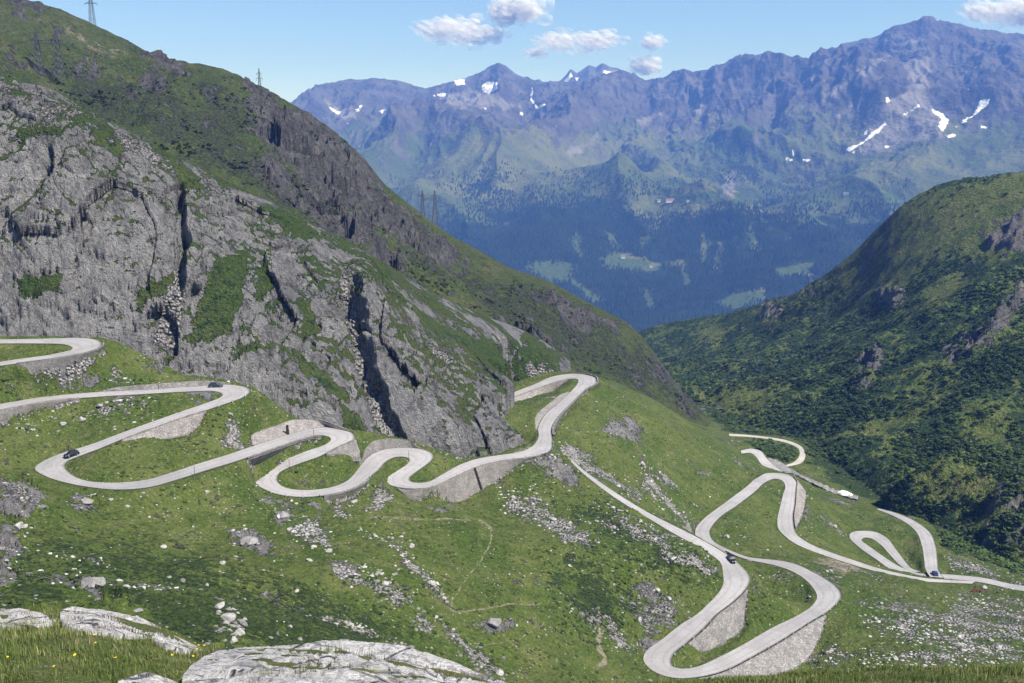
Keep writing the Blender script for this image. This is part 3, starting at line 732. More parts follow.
KS_GRASS = [[(905,206),(1024,172),(1060,172),(1060,250),(990,262),(935,250),(905,235)],[(840,270),(870,240),(900,235),(890,270),(850,300)],[(860,260),(930,195),(1024,175),(1060,170),(1060,220),(980,235),(920,260),(880,300),(850,295)],[(715,420),(735,405),(780,385),(775,398),(740,420)],[(835,440),(880,415),(960,380),(950,400),(890,440)],
 [(700,402),(730,396),(725,412)],[(960,430),(1000,420),(1024,440),(1000,460)],[(900,470),(960,450),(1010,490),(960,510),(910,500)],[(1000,555),(1024,548),(1060,580),(1024,575)],[(930,300),(960,285),(955,310),(930,320)],[(690,335),(720,325),(720,345)]]
def right_env(x, y):
    a = np.arctan2(x, y); r = np.hypot(x, y)
    S = np.array([at(*q) for q in KSKY]); sa = np.arctan2(S[:, 0], S[:, 1]); sr = np.hypot(S[:, 0], S[:, 1])
    return np.clip((np.interp(a, sa, sr) - r) / 160, 0, 1)
def right_z(x, y):
    z = RIGHTS.z(x, y); e = right_env(x, y)
    u_, v_ = proj(np.stack([x, y, z], -1))
    rk = paint(u_ + 8 * fbm(x / 40, y / 40, seed=61, oct=2), v_ + 6 * fbm(x / 40, y / 40, seed=62, oct=2), KS_ROCK, 8)
    low = sstep(0, 1, (np.hypot(x, y) - 380) / 150)
    n = e * low * (15 * fbm(x / 190, y / 85, seed=63, oct=3, ridged=True) + 5 * fbm(x / 35, y / 35, seed=64, oct=3)) + 2.0 * low * fbm(x / 14, y / 14, seed=65, oct=3)
    n = n + rk * (7 * facets(x / 20, y / 20, z / 40, seed=66)[0] + 4 * facets(x / 9, y / 9, z / 14, seed=166)[0] + 2)
    return z + n, u_, v_, rk

# ================================================================== FAR RANGE
FSKY = [(100,150),(200,130),(250,118),(285,106),(300,96),(320,86),(345,79),(375,77),(395,79),(410,84),(425,88),(440,84),(455,79),(470,76),(482,70),(490,66),(498,62),(506,66),(515,73),(530,78),(548,81),(565,82),(580,82),
 (600,78),(612,74),(622,70),(632,74),(645,82),(655,81),(664,79),(673,73),(685,70),(693,74),(702,74),(715,70),(722,75),(735,67),(745,62),(755,65),(768,58),(778,62),(790,60),(803,62),(809,61),(813,55),(825,49),(845,42),(870,37),
 (880,35),(885,29),(893,25),(910,22),(918,20),(923,16),(931,15),(938,19),(945,20),(960,24),(985,29),(1005,31),(1024,33),(1060,40),(1150,52),(1300,70)]
FS = np.array(FSKY, float)
fs_d = np.interp(FS[:, 0], [100, 500, 640, 930, 1300], [9600, 10200, 9600, 8600, 8600])
FSP = at(FS[:, 0], FS[:, 1], fs_d)
FSA, FSR, FST = np.arctan2(FSP[:, 0], FSP[:, 1]), np.hypot(FSP[:, 0], FSP[:, 1]), FSP[:, 2]
SPURS = [([(640,86),(600,112),(545,140),(470,182),(415,228)], 170, 420), ([(885,34),(830,82),(760,128),(660,178),(570,238),(520,300)], 190, 460), ([(928,18),(900,62),(872,98),(835,140)], 120, 300),
 ([(1060,110),(960,150),(880,192),(820,232),(770,290)], 150, 420), ([(745,64),(716,96),(690,130),(640,165)], 110, 300), ([(500,66),(505,100),(490,140),(455,170)], 120, 330), ([(1000,32),(985,70),(965,110)], 90, 280)]
FROWS = [(400, 3300, -.1), (330, 3800, 0), (262, 4700, 0), (200, 5700, 0), (150, 6800, 0)]
def far_z(a, r, spurs=1):
    """profile from the valley floor to a jagged crest"""
    rs = np.interp(a, FSA, FSR); zs = np.interp(a, FSA, FST)
    rs_u = rs / 9000
    zz = np.array([at(640, v, d)[2] for v, d, _ in FROWS]); dd = np.array([d for _, d, _ in FROWS], float)
    q = r / rs_u * 1.0
    q = r * (9000 / rs)
    prof = np.interp(q, np.r_[dd, 9000], np.r_[zz, 0])
    base = np.interp(q, np.r_[dd, 9000], np.r_[zz, at(640, 150, 6800)[2] + 260])
    up = sstep(6500, 9000, q)
    z = np.where(q < 6800, prof, 0)
    t = np.clip((q - 6800) / 2200, 0, 1)
    z68 = zz[-1]
    z = np.where(q >= 6800, z68 + (zs - z68) * (t * .75 + .25 * t ** 2.2), z)
    x, y = np.sin(a) * r, np.cos(a) * r
    if spurs:
        wx_ = x + 160 * fbm(x / 700, y / 700, seed=180, oct=3); wy_ = y + 160 * fbm(x / 700, y / 700, seed=181, oct=3)
        fall = sstep(8900, 7000, q) * sstep(3700, 4600, q)
        for L, A, wd in SPUR_W:
            dd_ = line_d(wx_, wy_, L)
            z = z + fall * A * .62 * np.exp(-(dd_ / (wd * .95)) ** 2)
        if spurs == 2: return z
    env = np.clip((9000 - q) / 900, 0, 1) ** .7 * sstep(3600, 5200, q)
    env2 = np.clip((9000 - q) / 420, 0, 1)
    wob = 420 * fbm(x / 1700, y / 1700, seed=81, oct=3)
    rg = fbm((x + wob) / 1250, (y + wob * .6) / 4200, seed=82, oct=3, ridged=True, gain=.45)
    rg2 = fbm((x + wob) / 430, (y - wob) / 900, seed=83, oct=4, ridged=True, gain=.55)
    hi = sstep(4800, 7600, q)
    n = env * (330 * (rg - .1) + (40 + 95 * hi) * rg2)
    n = n + (.42 + .58 * env2) * sstep(5200, 7800, q) * (34 * fbm(x / 120, y / 260, seed=84, oct=4, ridged=True, gain=.62) + 16 * facets(x / 70, y / 90, z / 110, seed=184)[0]) - 9 * (1 - env2)
    z = z + n
    back = np.clip(r - rs, 0, None)
    return np.where(back > 0, np.minimum(z, zs + n * .5) - back * .55, z)

SPUR_W = []
def _spur_pts(L):
    out = []
    for u, v in L:
        az, t, hx, hy = ray(u, v); d = np.geomspace(3600, 9800, 900)
        z = far_z(np.full(900, float(az)), d, 0) ; k = np.argmax(z > t * d) if (z > t * d).any() else 899
        out.append((hx * d[k], hy * d[k]))
    return out
SPUR_W = [(_spur_pts(L), A, wd) for L, A, wd in SPURS]
# ================================================================== FOREGROUND KNOLL
FG_U = [-400, -150, 0, 62, 100, 160, 200, 260, 340, 420, 500, 560, 700, 760, 850, 1024, 1150, 1400]
FG_V = [596, 602, 612, 611, 616, 634, 650, 650, 655, 668, 688, 694, 686, 678, 674, 671, 669, 660]
FG_D = [15, 15, 14, 13.4, 13, 12, 11, 10.5, 10, 9.5, 9, 8.5, 8.5, 8.6, 9, 9.5, 10, 11]
fga, fgt, _, _ = ray(np.array(FG_U), np.array(FG_V)); fgt = -fgt
H0 = 1.65
def fg_raw(a, r):
    t = np.interp(a, fga, fgt); d = np.interp(a, fga, FG_D)
    b = H0 / d ** 2; k = t - 2 * H0 / d
    return -H0 - k * r - b * r * r - .0006 * np.clip(r - d - 3, 0, None) ** 3
def fg_z(x, y):
    a = np.arctan2(x, y); r = np.hypot(x, y)
    return fg_raw(a, r) + .07 * fbm(x / 1.1, y / 1.1, seed=91, oct=3) + .04 * fbm(x / .3, y / .3, seed=92, oct=2)

# ================================================================== BUILD TERRAIN
def polar(a, r):
    A, Rr = np.meshgrid(a, r, indexing='ij')
    return np.sin(A) * Rr, np.cos(A) * Rr
class Tab:
    """quick look-up of a built polar surface"""
    def __init__(self, a, r, Z): self.a, self.r, self.Z = a, r, Z
    def z(self, x, y):
        fa = np.clip((np.arctan2(x, y) - self.a[0]) / (self.a[-1] - self.a[0]), 0, 1) * (len(self.a) - 1.001)
        fr = np.clip(np.interp(np.hypot(x, y), self.r, np.arange(len(self.r))), 0, len(self.r) - 1.001)
        i = fa.astype(int); j = fr.astype(int); fa = fa - i; fr = fr - j; Z = self.Z
        return (Z[i, j] * (1 - fr) + Z[i, j + 1] * fr) * (1 - fa) + (Z[i + 1, j] * (1 - fr) + Z[i + 1, j + 1] * fr) * fa
TABS = {}
def rgba(*c):
    return np.stack([np.clip(q, 0, 1).ravel() for q in c], -1)
def land(name, X, Y, Z, masks, mat, keep=None, rough_only=False):
    na, nr = X.shape
    V = np.stack([X, Y, Z], -1).reshape(-1, 3); f = grid_faces(na, nr)[:, ::-1]
    M = rgba(*masks)
    if keep is not None:
        f = f[keep.ravel()[f].any(1)]
        V, f, M = compact(V, f, M)
    me = np_mesh(name, V, f); add_attr(me, 'mask', M)
    return tag(link(name, me, mat), kind='structure')

G_NEAR = ((.086, .110, .028), (.054, .086, .017), (.125, .138, .046))
G_BACK = ((.060, .078, .025), (.040, .060, .016), (.094, .096, .042))
RK = ((.19, .182, .19), (.27, .258, .255), (.34, .325, .31))
M_SLOPE = terrain_mat('slope_turf', .55, G_NEAR, RK, shrub=(.024, .039, .012), bump=1.0)  # shrub tone deepened so its colour carries the hollow's shade
M_CLIFF = terrain_mat('cliff_rock', .8, ((.062, .082, .026), (.042, .07, .018), (.085, .10, .035)), ((.240, .232, .236), (.345, .334, .334), (.465, .448, .436)), bump=1.8, pebbles=0)
M_RIDGE = terrain_mat('ridge_heath', 1.4, G_BACK, ((.088, .085, .085), (.138, .132, .13), (.21, .20, .192)), shrub=(.034, .042, .020), steep=(.60, .82, .55), bump=1.3, pebbles=0)
M_RIGHT = terrain_mat('right_slope_turf', 1.5, ((.104, .126, .036), (.074, .104, .024), (.145, .155, .052)), ((.14, .132, .135), (.2, .19, .185), (.26, .245, .23)), shrub=(.020, .038, .012), steep=(.5, .66, .5), bump=1.2, pebbles=0)
M_KNOLL = terrain_mat('knoll_turf', .02, ((.075, .088, .03), (.055, .078, .022), (.14, .13, .065)), ((.42, .40, .385), (.5, .48, .46), (.6, .58, .56)), shrub=(.05, .06, .03), bump=.6, pebbles=0)

def far_mat():
    t = NT('far_range'); co = t.pos(); mr, mg, mb, ma = t.attr('mask')      # forest, scree, snow, meadow
    mr2, mg2, mb2, ma2 = t.attr('mask2')                                     # rock
    n1 = t.noise(co, 1 / 900, 6, .62); n2 = t.noise(co, 1 / 200, 5, .65); n3 = t.noise(co, 1 / 45, 4, .7)
    g = t.mix(t.ramp(n1, .38, .62), (.050, .072, .026), (.110, .118, .050)); g = t.mix(t.math('MULTIPLY', t.ramp(n2, .45, .7), .7), g, (.04, .06, .024))
    rk = t.mix(t.ramp(n2, .35, .65), (.046, .044, .046), (.10, .095, .093)); rk = t.mix(t.math('MULTIPLY', t.ramp(n3, .5, .75), .5), rk, (.055, .053, .055))
    j = t.math('ADD', t.math('MULTIPLY', t.math('SUBTRACT', n2, .5), 1.5), t.math('MULTIPLY', t.math('SUBTRACT', n3, .5), .7))
    c = t.mix(t.ramp(t.math('ADD', mr2, t.math('ADD', j, t.math('MULTIPLY', t.ramp(t.nz(), .8, .62), .45))), .4, .65), g, rk)
    c = t.mix(t.ramp(t.math('ADD', mr, j), .42, .6), c, (.016, .027, .013))
    c = t.mix(t.ramp(t.math('ADD', ma, t.math('MULTIPLY', j, .6)), .42, .6), c, (.050, .074, .026))
    c = t.mix(t.ramp(t.math('ADD', mg, j), .35, .75), c, t.mix(n3, (.12, .114, .112), (.21, .198, .19)))
    c = t.mix(t.ramp(t.math('ADD', mb, t.math('MULTIPLY', j, 1.1)), .60, .82), c, (.80, .81, .84))
    return t.surf(c, .95, t.bump(t.math('ADD', n2, t.math('MULTIPLY', n3, .4)), 45), .05)
M_FAR = far_mat()

# --- near slope
a = np.linspace(-.66, .64, 1250)
r = np.concatenate([np.arange(26, 120, 3.0), np.arange(120, 480, .62), np.arange(480, 780, 2.2)])
X, Y = polar(a, r); Z = slope_z(X, Y); TABS['slope'] = Tab(a, r, Z)
u_, v_ = proj(np.stack([X, Y, Z], -1))
mk = slope_masks(u_, v_, X, Y)
fr_ = bil(FREE, X, Y)
wm = bil(wallmask, X, Y)
keep = (np.abs(X) < 1e9) & ~((Y > 560) & (RIGHTS.z(X, Y) > Z + 25) & (X > 60)) & ~((X < 40) & (Y > 320) & (CLIFF.z(X, Y) > Z + 25))
land('alpine_slope', X, Y, Z, (mk[0], np.maximum(mk[1], wm * .9), mk[2], mk[3]), M_SLOPE, keep)

# --- cliffs
a = np.linspace(-.66, .06, 900)
r = np.concatenate([np.arange(290, 330, .9), np.arange(330, 460, .62), np.arange(460, 690, 2.5)])
X, Y = polar(a, r); zc = CLIFF.z(X, Y)
Xc, Yc, Zc, u_, v_, g_ = cliff_pt(X, Y)
zs_, _ = slope_raw(X, Y)
rough = fbm(X / 14, Y / 14, zc / 14, seed=44, oct=3)
grass = np.maximum(g_, sstep(.25, .6, rough) * sstep(400, 430, Y))
sc_ = paint(u_ + 4 * rough, v_, CL_SCREE, 7)
keep = (Zc > zs_ - 7) & (np.hypot(X, Y) > toe_d(X, Y) - 5)
# ledges that lie flatter than the face hold turf
dxa = np.gradient(Xc, axis=1); dya = np.gradient(Yc, axis=1); dza = np.gradient(Zc, axis=1)
slope_r = dza / (np.hypot(dxa, dya) + 1e-3)
ledge = sstep(1.0, .35, slope_r) * sstep(-.35, .3, rough + .15)
land('cliff', Xc, Yc, Zc, (.90 - np.maximum(grass * .95, ledge * .7), sc_ * (.95 - .42 * sstep(200, 160, v_)), g_ * .35, 0 * Zc), M_CLIFF, keep)

# --- left ridge
a = np.linspace(-.68, .24, 760)
r = np.concatenate([np.arange(440, 1100, 2.1), np.arange(1100, 1400, 9)])
X, Y = polar(a, r); Z, u_, v_, rk = ridge_z(X, Y); TABS['ridge'] = Tab(a, r, Z)
sh = paint(u_ + 14 * fbm(X / 40, Y / 40, seed=57, oct=3), v_ + 8 * fbm(X / 40, Y / 40, seed=58, oct=3), RD_SHRUB, 16)
so = paint(u_, v_, RD_SOIL, 8) * .55
keep = (Z > SLOPE.z(X, Y) - 25) | (Y > 620)
land('left_ridge', X, Y, Z, (rk * .66, 0 * Z, sh * .8, so * .8), M_RIDGE, keep)

# --- right slope
a = np.linspace(.02, .70, 760)
r = np.concatenate([np.arange(360, 1100, 2.0), np.arange(1100, 1750, 6)])
X, Y = polar(a, r); Z, u_, v_, rk = right_z(X, Y); TABS['right'] = Tab(a, r, Z)
gr = paint(u_ + 10 * fbm(X / 40, Y / 40, seed=67, oct=3), v_ + 8 * fbm(X / 40, Y / 40, seed=68, oct=3), KS_GRASS, 12)
keep = (Z > SLOPE.z(X, Y) - 25) | (np.hypot(X, Y) > 760)
land('right_slope', X, Y, Z, (rk * .7, 0 * Z, .62 - gr * .62, 0 * Z), M_RIGHT, keep)

# --- far range
def treeline(x, y):
    return 203 + 34 * fbm(x / 700, y / 1100, seed=87, oct=4)
FOREST_MEADOW = [[(598,258),(612,252),(640,258),(652,266),(630,272),(605,266)],[(772,266),(790,263),(815,261),(808,272),(780,277)],[(520,266),(540,262),(572,264),(568,280),(545,283)],[(716,302),(742,290),(762,287),(765,298),(735,308)],
 [(640,200),(690,190),(740,180),(762,186),(758,204),(700,205)],[(860,194),(900,190),(940,192),(930,200),(880,200)],[(600,232),(612,236),(620,246),(608,244)],[(572,236),(577,236),(585,258),(578,258)],[(700,236),(704,236),(708,262),(702,262)],[(722,246),(727,246),(722,272),(716,270)],[(676,262),(682,262),(690,286),(684,286)],[(812,212),(818,212),(822,224),(816,224)],[(560,276),(566,274),(600,300),(594,302)],[(640,292),(646,290),(654,306),(648,308)],[(748,226),(752,226),(760,246),(754,246)],[(640,236),(650,234),(652,242),(642,244)]]
SNOW = [[(844,150),(868,137),(886,121),(889,125),(870,141),(850,153)],[(894,110),(905,113),(918,103),(921,107),(906,117),(897,115)],[(929,107),(938,110),(950,119),(946,132),(938,127),(940,119),(933,114)],
 [(953,127),(975,113),(980,99),(991,97),(988,107),(972,120),(957,128)],[(946,135),(956,133),(960,137),(950,139)],[(981,126),(989,126),(988,129),(982,129)],[(784,157),(794,157),(795,161),(786,162)],[(792,149),(795,149),(796,158),(793,158)],[(802,158),(812,159),(811,162),(803,162)],
 [(862,130),(868,130),(867,135),(863,135)],[(965,88),(974,88),(974,92),(966,92)],[(885,96),(890,96),(891,102),(887,103)],[(850,150),(858,150),(857,154),(851,154)],[(884,144),(890,145),(889,148),(885,148)],
 [(480,87),(486,80),(497,81),(499,87),(490,95),(482,93)],[(529,86),(532,86),(535,100),(540,108),(536,110),(531,100)],[(538,104),(546,103),(544,108),(539,108)],[(354,112),(360,104),(364,105),(358,113)],[(346,121),(358,120),(357,125),(348,125)],
 [(378,112),(383,107),(387,108),(382,114)],[(328,106),(342,110),(341,115),(333,113)],[(516,110),(524,112),(523,116),(518,115)],[(481,108),(488,108),(487,112),(482,112)],[(452,80),(466,78),(464,84),(454,85)],[(430,94),(446,92),(445,96),(432,97)]]
F_SCREE = [[(845,155),(870,125),(905,85),(925,82),(935,105),(955,125),(930,142),(880,153)],[(818,100),(850,75),(885,52),(892,52),(885,63),(855,86),(828,102)],[(614,137),(640,117),(662,107),(666,113),(640,128),(620,139)],[(690,110),(702,100),(710,112),(700,125)],
 [(430,98),(470,86),(500,96),(530,106),(500,112),(455,108)],[(325,100),(350,105),(360,122),(345,125)],[(800,78),(810,71),(821,74),(808,82)],[(905,40),(925,35),(930,50),(910,55)],[(900,60),(935,55),(930,85),(910,85)],[(700,205),(735,170),(740,178),(745,190),(735,195)],[(560,150),(600,130),(600,140),(570,158)],[(830,120),(850,100),(860,104),(840,124)]]
a = np.linspace(-.40, .62, 1050)
r = np.concatenate([np.linspace(3300, 6500, 170), np.linspace(6510, 10600, 260), np.linspace(10640, 11800, 12)])
A_, R_ = np.meshgrid(a, r, indexing='ij')
Z = far_z(A_, R_); TABS['far'] = Tab(a, r, Z); X, Y = np.sin(A_) * R_, np.cos(A_) * R_
u_, v_ = proj(np.stack([X, Y, Z], -1))
j1 = 5 * fbm(X / 260, Y / 260, seed=85, oct=3); j2 = 3 * fbm(X / 260, Y / 260, seed=86, oct=3)
mead = paint(u_ + j1 * 1.6, v_ + j2 * 1.6, FOREST_MEADOW, 9) * .85
j3 = fbm(X / 60, Y / 90, seed=90, oct=2)
snow = paint(u_ + j1 * .5 + 1.8 * j3, v_ + j2 * .4 + 1.3 * j3, SNOW, 2.8)
scree = paint(u_ + j1 * 1.3, v_ + j2 * 1.5, F_SCREE, 8) * .75
fz = treeline(X, Y)
forest = sstep(-26, 26, v_ - fz) * (1 - mead) * .8
rockm = sstep(150, 95, v_ + 26 * fbm(X / 700, Y / 900, seed=88, oct=3)) * .8
V = np.stack([X, Y, Z], -1).reshape(-1, 3)
me = np_mesh('far_mountains', V, grid_faces(len(a), len(r))[:, ::-1]); add_attr(me, 'mask', rgba(forest, scree, snow, mead)); add_attr(me, 'mask2', rgba(rockm, rockm, rockm, rockm))
tag(link('far_mountains', me, M_FAR), kind='structure')
FAR_TAB = (a, r, Z)
# --- remotest peaks
DSKY = np.array([(535,100),(548,92),(556,83),(563,78),(566,75),(570,69),(573,70),(577,73),(583,69),(589,65),(593,66),(596,67),(602,63),(606,64),(611,67),(617,68),(623,71),(629,73),(640,80),(655,92),(670,102)], float)
P = at(DSKY[:, 0], DSKY[:, 1], np.full(len(DSKY), 12300.))
a = np.linspace(-.0, .2, 240); r = np.linspace(10900, 12900, 60)
A_, R_ = np.meshgrid(a, r, indexing='ij'); sz = np.interp(A_, np.arctan2(P[:, 0], P[:, 1]), P[:, 2])
X, Y = np.sin(A_) * R_, np.cos(A_) * R_
Z = sz - np.abs(R_ - 12300) * .55 + (40 * np.clip(np.abs(R_ - 12300) / 300, .15, 1)) * fbm(X / 180, Y / 300, seed=95, oct=4, ridged=True)
u_, v_ = proj(np.stack([X, Y, Z], -1))
sn = paint(u_, v_, [[(560,86),(566,78),(571,72),(573,76),(568,84),(564,88)],[(574,78),(580,76),(578,84)],[(604,70),(612,72),(610,78),(602,76)]], 1.5)
me = np_mesh('distant_peaks', np.stack([X, Y, Z], -1).reshape(-1, 3), grid_faces(len(a), len(r))[:, ::-1]); add_attr(me, 'mask', rgba(0 * Z, .35 + 0 * Z, sn, 0 * Z)); add_attr(me, 'mask2', rgba(1 + 0 * Z, Z * 0, Z * 0, Z * 0))
tag(link('distant_peaks', me, M_FAR), kind='structure')
# --- valley floor sheet that carries everything to the horizon
M_FLOOR = simple('valley_floor_turf', (.05, .075, .03), .95, .05, scale=.002)
bm = bmesh.new()
bmesh.ops.create_grid(bm, x_segments=8, y_segments=8, size=1, matrix=Matrix.Translation((0, 6200, -905)) @ Matrix.Diagonal((7800, 6600, 1, 1)))
tag(bm_obj('valley_floor', bm, M_FLOOR), kind='structure')

# --- knoll
a = np.linspace(-.72, .72, 900); r = np.concatenate([np.linspace(1.2, 16, 170), np.linspace(16.3, 75, 90)])
X, Y = polar(a, r); Z = fg_z(X, Y)
patchy = sstep(.0, .5, fbm(X / 1.6, Y / 1.6, seed=93, oct=3))
land('knoll', X, Y, Z, (0 * Z, 0 * Z, patchy * .4, 0 * Z), M_KNOLL, Z > SLOPE.z(X, Y) - 12)

# ================================================================== ROAD RIBBONS
def road_mat(name, c1, c2, dirt):
    t = NT(name); co = t.pos()
    n1 = t.noise(co, .06, 4, .6); n2 = t.noise(co, .8, 5, .65); n3 = t.noise(co, 4, 3, .7)
    c = t.mix(t.ramp(n1, .35, .65), c1, c2)
    c = t.mix(t.math('MULTIPLY', t.ramp(n2, .5, .75), .45), c, dirt)
    c = t.mix(t.math('MULTIPLY', n3, .3), c, tuple(x * .6 for x in c1))
    e = t.attr('edge')[0]
    c = t.mix(t.ramp(t.math('ADD', e, t.math('MULTIPLY', t.math('SUBTRACT', n2, .5), .8)), .72, 1.02), c, dirt)
    tr = t.attr('edge')[1]
    c = t.mix(t.math('MULTIPLY', t.ramp(t.math('ADD', tr, t.math('MULTIPLY', t.math('SUBTRACT', n2, .5), .8)), .45, .9), .38), c, tuple(x * .62 for x in c1))
    pat = t.n('ShaderNodeSeparateColor'); t.l(t.vor(co, .16, 'F1', 1), pat.inputs[0])
    c = t.mix(t.math('MULTIPLY', t.ramp(pat.outputs[0], .72, .76), .28), c, tuple(x * .68 for x in c1))
    cob = t.vor(co, 7, 'DISTANCE_TO_EDGE')
    return t.surf(c, .85, t.bump(t.math('ADD', n3, t.ramp(cob, 0, .1)), .03), .2)
M_ROAD = road_mat('pale_granite_setts', (.325, .312, .318), (.40, .385, .392), (.25, .238, .22))
M_PATH = road_mat('gravel_path', (.40, .37, .34), (.48, .45, .41), (.24, .23, .16))
M_STONES = masonry_mat('river_boulder_stone', (.22, .215, .21), (.38, .37, .36), 1.0)
def ribbon(name, key, mat, lift=.03, nx=11, rough=0.0):
    a_, b_, st = ROADS[key]
    s = np.linspace(.02, .98, nx)
    P = a_[:, None, :] + (b_ - a_)[:, None, :] * s[None, :, None]
    P = P.copy(); P[..., 2] += lift + .10 * (1 - (2 * s - 1) ** 2)[None, :]
    if rough: P[..., 2] += rough * fbm(P[..., 0] / 1.6, P[..., 1] / 1.6, seed=15, oct=3)
    n, m = P.shape[:2]
    f = grid_faces(n, m)
    # skirt so the edge has a real thickness
    sk0 = P[:, 0].copy(); sk1 = P[:, -1].copy(); sk0[:, 2] -= .5; sk1[:, 2] -= .5
    V = np.concatenate([P.reshape(-1, 3), sk0, sk1]); k = n * m
    i = np.arange(n - 1)
    f0 = np.stack([i * m, (i + 1) * m, k + i + 1, k + i], 1); f1 = np.stack([i * m + m - 1, k + n + i, k + n + i + 1, (i + 1) * m + m - 1], 1)
    me = np_mesh(name, V, np.concatenate([f, f0, f1]))
    me.flip_normals() if me.polygons[0].normal.z < 0 else None
    e = np.concatenate([np.tile(np.abs(2 * s - 1), n), np.ones(2 * n)])
    tr = np.concatenate([np.tile(np.exp(-((np.abs(2 * s - 1) - .45) / .16) ** 2), n), np.zeros(2 * n)])
    add_attr(me, 'edge', np.stack([e, tr, e, e], -1))
    return tag(link(name, me, mat), kind='structure')
for key in ('TERRACE', 'UPPER', 'LOWER', 'LOWER_B', 'LOOP', 'RIGHT', 'VALLEY'):
    ribbon('road', key, M_ROAD, {'LOWER_B': .09, 'LOOP': .06}.get(key, .03))
ribbon('path', 'FARPATH', M_PATH)
ribbon('stream_bed', 'TORRENT', M_STONES, .3, 9, .9)

# ================================================================== WALLS
M_WALL = masonry_mat('drystone_grey', (.19, .178, .172), (.33, .312, .30), .6, .7)
M_WALLP = masonry_mat('drystone_pale', (.24, .218, .21), (.38, .35, .335), .6, .6)
M_RUBBLE = masonry_mat('rubble_bank', (.19, .182, .178), (.38, .36, .35), .6, .7)
M_SHADE = simple('painted_shade', (.035, .033, .034), .9)  # near-black colour used for shade on the walls
M_COPE = masonry_mat('wall_coping', (.40, .38, .375), (.50, .475, .465), 1.1, .3)
def wall_obj(w, geo):
    T, E, nrm = geo
    road, side, s0, s1, line, k, kind, label = w
    n = len(T); m = 12
    th = .55
    q = np.linspace(0, 1, m)
    face = T[:, None, :] * (1 - q)[None, :, None] + E[:, None, :] * q[None, :, None]
    d = E - T; d[:, 2] = 0; d /= np.linalg.norm(d, axis=1)[:, None] + 1e-6
    rub = 'rubble' in label
    rel = (.35 if rub else .10) * fbm(face[..., 0] * .9, face[..., 1] * .9, face[..., 2] * .9, seed=77, oct=3)
    face = face + d[:, None, :] * rel[..., None]
    if kind == 'foot':
        para = 0 if rub else .45
        top_in = T - nrm * th * .6; top_in[:, 2] += para
        top_out = T.copy(); top_out[:, 2] += para
        bot_in = top_in.copy(); bot_in[:, 2] -= para + .6
        ext = E + d * .1; ext[:, 2] -= 1.5
        prof = np.concatenate([bot_in[:, None], top_in[:, None], top_out[:, None], face, ext[:, None]], 1)
    else:
        # uphill wall: runs from the road edge up and back; closes into the bank
        base = T.copy(); base[:, 2] -= .6
        up = E.copy(); up[:, 2] += .12
        back = E + d * th; back[:, 2] += .1
        bb = back.copy(); bb[:, 2] -= 1.2
        prof = np.concatenate([base[:, None], face, up[:, None], back[:, None], bb[:, None]], 1)
    n, m = prof.shape[:2]
    V = prof.reshape(-1, 3)
    f = grid_faces(n, m)
    i = np.arange(m - 2)
    caps = np.concatenate([np.stack([np.zeros(m - 2, int), i + 1, i + 2, i + 2], 1), (n - 1) * m + np.stack([np.zeros(m - 2, int), i + 2, i + 1, i + 1], 1)])
    me = bpy.data.meshes.new('retaining_wall')
    me.from_pydata(V.tolist(), [], f.tolist() + [c[:3].tolist() for c in caps])
    bm = bmesh.new(); bm.from_mesh(me); bmesh.ops.recalc_face_normals(bm, faces=bm.faces); bm.to_mesh(me); bm.free()
    mat = M_RUBBLE if rub else (M_WALLP if 'pale' in label else M_WALL)
    for p in me.polygons: p.use_smooth = False
    o = link('retaining_wall', me, mat)
    return tag(o, label, 'wall', 'stone retaining walls along the hairpin road')
WALL_OBJ = [wall_obj(w, g) for w, g in zip(WALLS, WG)]

# ================================================================== CAMERA, LIGHT, AIR
cam = bpy.data.cameras.new('camera'); cam.sensor_width = 36; cam.lens = 36 * F / W; cam.clip_end = 60000; cam.clip_start = .1
co_ = bpy.data.objects.new('camera', cam); COL.objects.link(co_)
co_.rotation_euler = (math.pi / 2 - PITCH, 0, 0); scene.camera = co_
SAZ, SEL = R(118), R(54)
sd = Vector((math.sin(SAZ) * math.cos(SEL), math.cos(SAZ) * math.cos(SEL), math.sin(SEL)))
sl = bpy.data.lights.new('sun', 'SUN'); sl.energy = 5.0; sl.angle = R(.53); sl.color = (1, .96, .90)
so_ = bpy.data.objects.new('sun', sl); COL.objects.link(so_); so_.rotation_euler = sd.to_track_quat('Z', 'Y').to_euler()
wd = bpy.data.worlds.new('World'); scene.world = wd; wd.use_nodes = True
nt = wd.node_tree; bg = nt.nodes['Background']
sky = nt.nodes.new('ShaderNodeTexSky'); sky.sky_type = 'NISHITA'; sky.sun_disc = False
sky.sun_elevation = SEL; sky.sun_rotation = SAZ; sky.altitude = 2000; sky.air_density = 1.0; sky.dust_density = .15; sky.ozone_density = 4.5
nt.links.new(sky.outputs[0], bg.inputs[0]); bg.inputs[1].default_value = .085
scene.view_settings.view_transform = 'Standard'; scene.view_settings.look = 'None'; scene.view_settings.gamma = 1; scene.view_settings.exposure = .85
# haze
t = NT('haze_air'); pv = t.n('ShaderNodeVolumePrincipled')
pv.inputs['Color'].default_value = (.125, .295, 1.0, 1); pv.inputs['Density'].default_value = HAZE; pv.inputs['Anisotropy'].default_value = .0; pv.inputs['Absorption Color'].default_value = (.58, .58, .58, 1)
t.l(pv.outputs[0], t.out.inputs[1]); M_HAZE = t.m
bm = bmesh.new(); box_bm(bm, (0, 6000, 0), (17000, 14000, 2030))
tag(bm_obj('haze', bm, M_HAZE), kind='stuff')
scene.cycles.volume_bounces = 0; scene.cycles.max_bounces = 10; scene.cycles.diffuse_bounces = 8; scene.cycles.transmission_bounces = 8; scene.cycles.glossy_bounces = 1; scene.cycles.transparent_max_bounces = 6
scene.cycles.use_denoising = True
